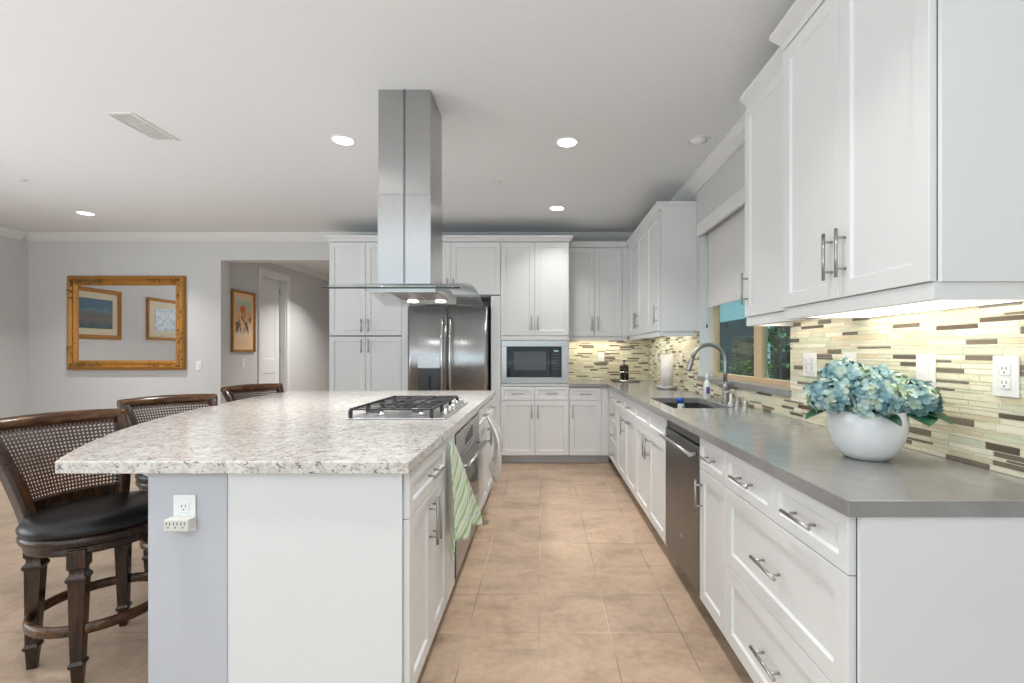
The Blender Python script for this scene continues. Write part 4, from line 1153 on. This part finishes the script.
# ------------------------------------------------------------ mirror and pictures
def framed(name, label, cat, F, u0, u1, v0, v1, fw, m_frame, dep_=.04, steps=None):
    t = thing(name, label, cat, None, F.p((u0 + u1) / 2, (v0 + v1) / 2, 0)); FF = Fr((0, 0, 0), F.u, F.n)
    hu, hv = (u1 - u0) / 2, (v1 - v0) / 2
    b = MB(FF); prof = steps or [(0, .002), (0, .6), (.15, .9), (.3, 1.0), (.42, .8), (.55, .62), (.75, .7), (.88, .55), (1.0, .35), (1.0, .1)]
    rings = []
    for a, d in prof:
        x, y = hu - a * fw, hv - a * fw
        rings.append([b.bm.verts.new(b.P(sx * x, sy * y, d * dep_)) for sx, sy in ((-1, -1), (1, -1), (1, 1), (-1, 1))])
    for a, c in zip(rings, rings[1:]):
        for k in range(4): b.bm.faces.new((a[k], a[(k + 1) % 4], c[(k + 1) % 4], c[k]))
    b.build('frame', m_frame, t)
    return t, FF, hu - fw, hv - fw
t, FF, hu, hv = framed('wall_mirror', 'wide mirror in an ornate antique gold frame on the left wall area', 'mirror', FB, -5.955, -4.485, 1.045, 2.225, .118, 'gold', .06)
MB(FF).box(-hu - .01, hu + .01, -hv - .01, hv + .01, .006, .012).build('glass', 'mirror', t)
# carved leaf ornaments near the corners
rn = random.Random(4)
for sx in (-1, 1):
    for sy in (-1, 1):
        b = MB(FF)
        b.box(min(sx * (hu + .048), sx * (hu + .092)), max(sx * (hu + .048), sx * (hu + .092)), min(sy * (hv + .09), sy * (hv - .40)), max(sy * (hv + .09), sy * (hv - .40)), .040, .052, .004) if sx > 0 else b.box(-hu - .10, -hu + .30, min(sy * (hv + .03), sy * (hv + .08)), max(sy * (hv + .03), sy * (hv + .08)), .040, .052, .004)
        for k in range(26):
            if k % 2 == 0: u, v = sx * (hu + .065 - rn.uniform(0, .40)), sy * (hv + .055 + rn.uniform(-.025, .02))
            else: u, v = sx * (hu + .070 + rn.uniform(-.025, .025)), sy * (hv + .06 - rn.uniform(0, .46 if sx > 0 else .25))
            r = rn.uniform(.008, .015); b.tube([(u - r, v, .046), (u, v + rn.uniform(-r, r), .066), (u + r, v + rn.uniform(-r, r), .048)], [r * .3, r * .6, r * .2], 6)
        b.build('carved_ornament', 'gold_dark', t)
t, FF, hu, hv = framed('framed_painting', 'upright orange abstract painting in a thin gold frame in the hallway', 'painting', FHL, 6.21, 6.71, 1.27, 2.125, .035, 'gold', .03)
MB(FF).box(-hu, hu, -hv, hv, .004, .008).build('mat_board', 'peach_board', t)
o = MB(FF).box(-hu + .045, hu - .045, -hv + .09, hv - .05, .008, .010).build('picture', 'art_sun', t)
b = MB(FF); b.prism([(-.02 + .055 * math.cos(i * PI / 8), .17 + .055 * math.sin(i * PI / 8)) for i in range(16)], .010, .0108, 2); b.build('painted_disc', 'red_sun', o)
FL = Fr((XL, 0, 0), (0, 1, 0), (1, 0, 0))
t, FF, hu, hv = framed('framed_picture', 'landscape picture in a gold frame seen at left in the mirror', 'picture', FL, 4.51, 5.44, 1.46, 2.19, .06, 'gold', .03)
MB(FF).box(-hu, hu, -hv, hv, .004, .008).build('mat_board', 'mat_board', t)
MB(FF).box(-hu + .08, hu - .08, -hv + .09, hv - .09, .008, .010).build('picture', 'art_lake', t)
t, FF, hu, hv = framed('framed_picture', 'pale blue sketch in a narrow gold frame seen at right in the mirror', 'picture', FL, 3.24, 4.05, 1.47, 2.17, .05, 'gold', .03)
MB(FF).box(-hu, hu, -hv, hv, .004, .008).build('mat_board', 'mat_board', t)
MB(FF).box(-hu + .12, hu - .12, -hv + .11, hv - .11, .008, .010).build('picture', 'art_sketch', t)

# ------------------------------------------------------------ vase of hydrangeas
VX, VY = 1.085, 1.54
t = thing('flower_vase', 'round white ceramic vase on the grey worktop at right', 'vase', None, (VX, VY, Z1))
b = MB(); b.lathe([(0, .0), (.055, .0), (.064, .003), (.086, .024), (.102, .055), (.112, .090), (.1145, .125), (.112, .155), (.109, .164), (.104, .160), (.104, .12), (.094, .06), (.05, .03), (0, .025)], seg=56); b.build('bowl', 'vase', t)
rn = random.Random(21)
def hydrangea(c, rad, label, seed, nf, leaves=()):
    rn = random.Random(seed); c = Vector(c)
    t = thing('hydrangea', label, 'flower', 'hydrangea heads in the white vase', tuple(Vector((VX, VY, Z1)) + c))
    b = MB(); foot = Vector((-c.x * .8, -c.y * .8, .05 - c.z)); b.tube([tuple(foot), tuple(foot * .4 + Vector((0, 0, -.005))), (0, 0, 0)], .004, 6); b.build('stem', 'leaf', t)
    b = MB()
    for k in range(nf):
        zc = 1 - 1.75 * (k + .5) / nf; a = k * 2.39996 + rn.uniform(-.2, .2); rr = math.sqrt(max(0, 1 - zc * zc))
        n = Vector((rr * math.cos(a), rr * math.sin(a), zc)); 
        p = Vector((n.x * rad, n.y * rad, n.z * rad * .78)) * rn.uniform(.86, 1.06)
        n = (n + Vector((rn.uniform(-.35, .35), rn.uniform(-.35, .35), rn.uniform(-.35, .35)))).normalized()
        s = n.orthogonal().normalized(); q = n.cross(s); a0 = rn.uniform(0, PI); sz = rn.uniform(.017, .026)
        for j in range(4):
            th = a0 + j * PI / 2; d = s * math.cos(th) + q * math.sin(th); e = n.cross(d); cup = rn.uniform(-.1, .35)
            pts_ = [p, p + d * sz * .45 + e * sz * .42 + n * sz * cup * .5, p + d * sz * .92 + e * sz * .40 + n * sz * cup, p + d * sz * 1.12 + n * sz * (cup + .12), p + d * sz * .92 - e * sz * .40 + n * sz * cup, p + d * sz * .45 - e * sz * .42 + n * sz * cup * .5]
            mid = b.bm.verts.new(p + d * sz * .6 + n * sz * (cup * .5 - .10)); V = [b.bm.verts.new(x) for x in pts_]
            for i in range(6):
                f = b.bm.faces.new((V[i], V[(i + 1) % 6], mid)); f.smooth = True
    b.lathe([(0, -rad * .5), (rad * .6, -rad * .2), (rad * .7, 0.1 * rad), (rad * .5, rad * .4), (0, rad * .55)], seg=12)
    b.build('flower_head', 'petal', t, rec=False)
    for (dx, dy, dz, ln, wd) in leaves:
        b = MB(); d = Vector((dx, dy, dz)).normalized(); s = d.cross(Vector((0, 0, 1))).normalized()
        base_ = Vector((0, 0, -.042)) + d * .02
        def lf_(u, v):
            w_ = wd * abs(math.sin(PI * min(1, .04 + .96 * u))) ** .8 * (v - .5)
            p = base_ + d * ln * u + s * w_ + Vector((0, 0, -.25 * ln * u * u + .25 * abs(w_)))
            return tuple(p)
        b.surf(lf_, 10, 6); b.build('leaf', 'leaf', t, solid=.0012)
hydrangea((-.125, -.015, .205), .068, 'pale grey-blue hydrangea head at the left of the bouquet', 1, 80, [(-1, -.2, -.1, .08, .05)])
hydrangea((-.045, .045, .262), .074, 'pale green-tipped hydrangea head at the top of the bouquet', 2, 85)
hydrangea((-.03, -.075, .210), .076, 'blue-green hydrangea head at the front middle of the bouquet', 3, 95, [(.3, -1, -.25, .07, .06)])
hydrangea((.065, .03, .240), .072, 'soft green hydrangea head right of the bouquet top', 4, 85)
hydrangea((.115, -.045, .200), .072, 'sky blue hydrangea head at the right above the dark leaves', 5, 90, [(-.2, -.9, -.1, .08, .085), (.5, -.8, -.05, .085, .095)])
hydrangea((.02, .115, .225), .068, 'teal hydrangea head at the back of the bouquet', 6, 65)

# ------------------------------------------------------------ ceiling fixtures and lamps
def downlight(x, y, lab, on=True, power=20, z=CEIL, r=.07, tilt=False):
    t = thing('recessed_ceiling_light', lab, 'ceiling light', 'recessed ceiling lights', (x, y, z))
    MB().lathe([(r + .012, -.0005), (r + .012, -.004), (r, -.006), (r - .004, -.002), (r - .004, -.0005)], seg=36, cap=False).build('trim_ring', 'white_plastic', t)
    if on:
        MB().lathe([(0, -.003), (r - .004, -.003), (r - .004, -.0008), (0, -.0008)], seg=32).build('lens', 'emit', t)
        l = bpy.data.lights.new('downlight', 'AREA'); l.shape = 'DISK'; l.size = r * 1.7; l.energy = power; l.color = (1, .98, .95); l.spread = R(112)
        o = bpy.data.objects.new('downlight_lamp', l); C.objects.link(o); o.location = (x, y, z - .012)
    else:
        o = MB(); o.lathe([(0, -.0015), (r - .004, -.0015), (r - .004, -.0008), (0, -.0008)], seg=32); o.build('baffle', 'trim', t)
        o = MB(); o.lathe([(0, -.022), (r * .45, -.020), (r * .75, -.004), (r * .75, -.0018), (0, -.0018)], seg=28, sx=1); o.build('eyeball', 'white_plastic', t)
DL = 14
downlight(-1.40, 3.24, 'lit recessed ceiling light left of the range hood duct', power=DL)
downlight(.178, 3.27, 'lit recessed ceiling light right of the duct, the nearer one over the aisle', power=DL)
downlight(.155, 4.77, 'lit recessed ceiling light over the far end of the aisle', power=DL * .3)
downlight(-4.90, 4.94, 'lit recessed ceiling light at far left above the gold mirror', power=DL)
downlight(1.10, 3.24, 'unlit recessed ceiling light above the sink window', on=False)
for x, y, k in ((-1.40, 1.2, .4), (.178, 1.2, .4), (.178, -.9, .4), (-1.4, -.9, .4), (-4.9, 1.6, .15), (-3.2, -.6, .15)):
    downlight(x, y, 'recessed ceiling light out of the frame towards the camera side', power=DL * k)
downlight(-3.3, 7.6, 'added unseen ceiling light that brightens the hallway', power=25)  # unseen lamp added to light the hallway
# supply vent
t = thing('ceiling_vent', 'white slatted air vent in the ceiling at upper left', 'air vent', None, (-2.63, 3.05, CEIL), R(90))
b = MB(); vw, vl = .058, .17
for a in ((-vl - .02, vl + .02, -vw - .02, -vw), (-vl - .02, vl + .02, vw, vw + .02), (-vl - .02, -vl, -vw, vw), (vl, vl + .02, -vw, vw)): b.box(*a, -.006, -.0005)
b.build('frame', 'trim', t)
MB().box(-vl, vl, -vw, vw, -.0015, -.0006).build('dark_duct', 'toe', t)
b = MB()
for i in range(9):
    y = -vw + .008 + i * .0167; b.box(-vl, vl, y, y + .006, -.006, -.002)
for x in (-.06, .06): b.box(x, x + .005, -vw, vw, -.0065, -.002)
b.build('slat', 'trim', t)
for (nm, x, y, lab) in (('fire_sprinkler', -.395, 4.04, 'small round sprinkler cap in the ceiling between the lights'), ('smoke_detector', -4.50, 3.97, 'small round detector cap in the ceiling at far left')):
    t = thing(nm, lab, nm.split('_')[1], None, (x, y, CEIL))
    MB().lathe([(0, -.008), (.034, -.007), (.038, -.003), (.038, -.0005)], seg=24).build('cap', 'trim', t)
    MB().lathe([(.039, -.002), (.045, -.002), (.045, -.0005)], seg=24, cap=False).build('ring', 'toe', t)

# under-cabinet light bars
def ledbar(lab, x0, x1, y0, y1, z, power, th=.014):
    t = thing('under_cabinet_light', lab, 'light bar', 'under-cabinet light bars', ((x0 + x1) / 2, (y0 + y1) / 2, z))
    hx, hy = (x1 - x0) / 2, (y1 - y0) / 2
    MB().box(-hx, hx, -hy, hy, -th + .002, -.001, .002).build('housing', 'trim', t)
    MB().box(-hx + .004, hx - .004, -hy + .004, hy - .004, -th, -th + .002).build('lens', 'emit_bar', t)
    l = bpy.data.lights.new('bar_light', 'AREA'); l.shape = 'RECTANGLE'; l.size = 2 * hx - .012; l.size_y = 2 * hy - .02; l.energy = power; l.color = (1, .90, .72)
    o = bpy.data.objects.new('bar_lamp', l); C.objects.link(o); o.location = ((x0 + x1) / 2, (y0 + y1) / 2, z - th - .001)
ledbar('long lit light panel beneath the near right wall cabinets', 1.065, 1.335, 1.24, 1.90, HU, 1.0, .044)
ledbar('short lit light bar beneath the shallow cabinet beside the window', 1.17, 1.27, 2.0, 2.44, HU, .5)
ledbar('lit light bar beneath the wall cabinets beyond the window', 1.18, 1.25, 4.12, 5.40, HU, 2.2)
ledbar('lit light bar beneath the far wall cabinet beside the tower', .36, .98, 5.61, 5.68, HU, 1.8)
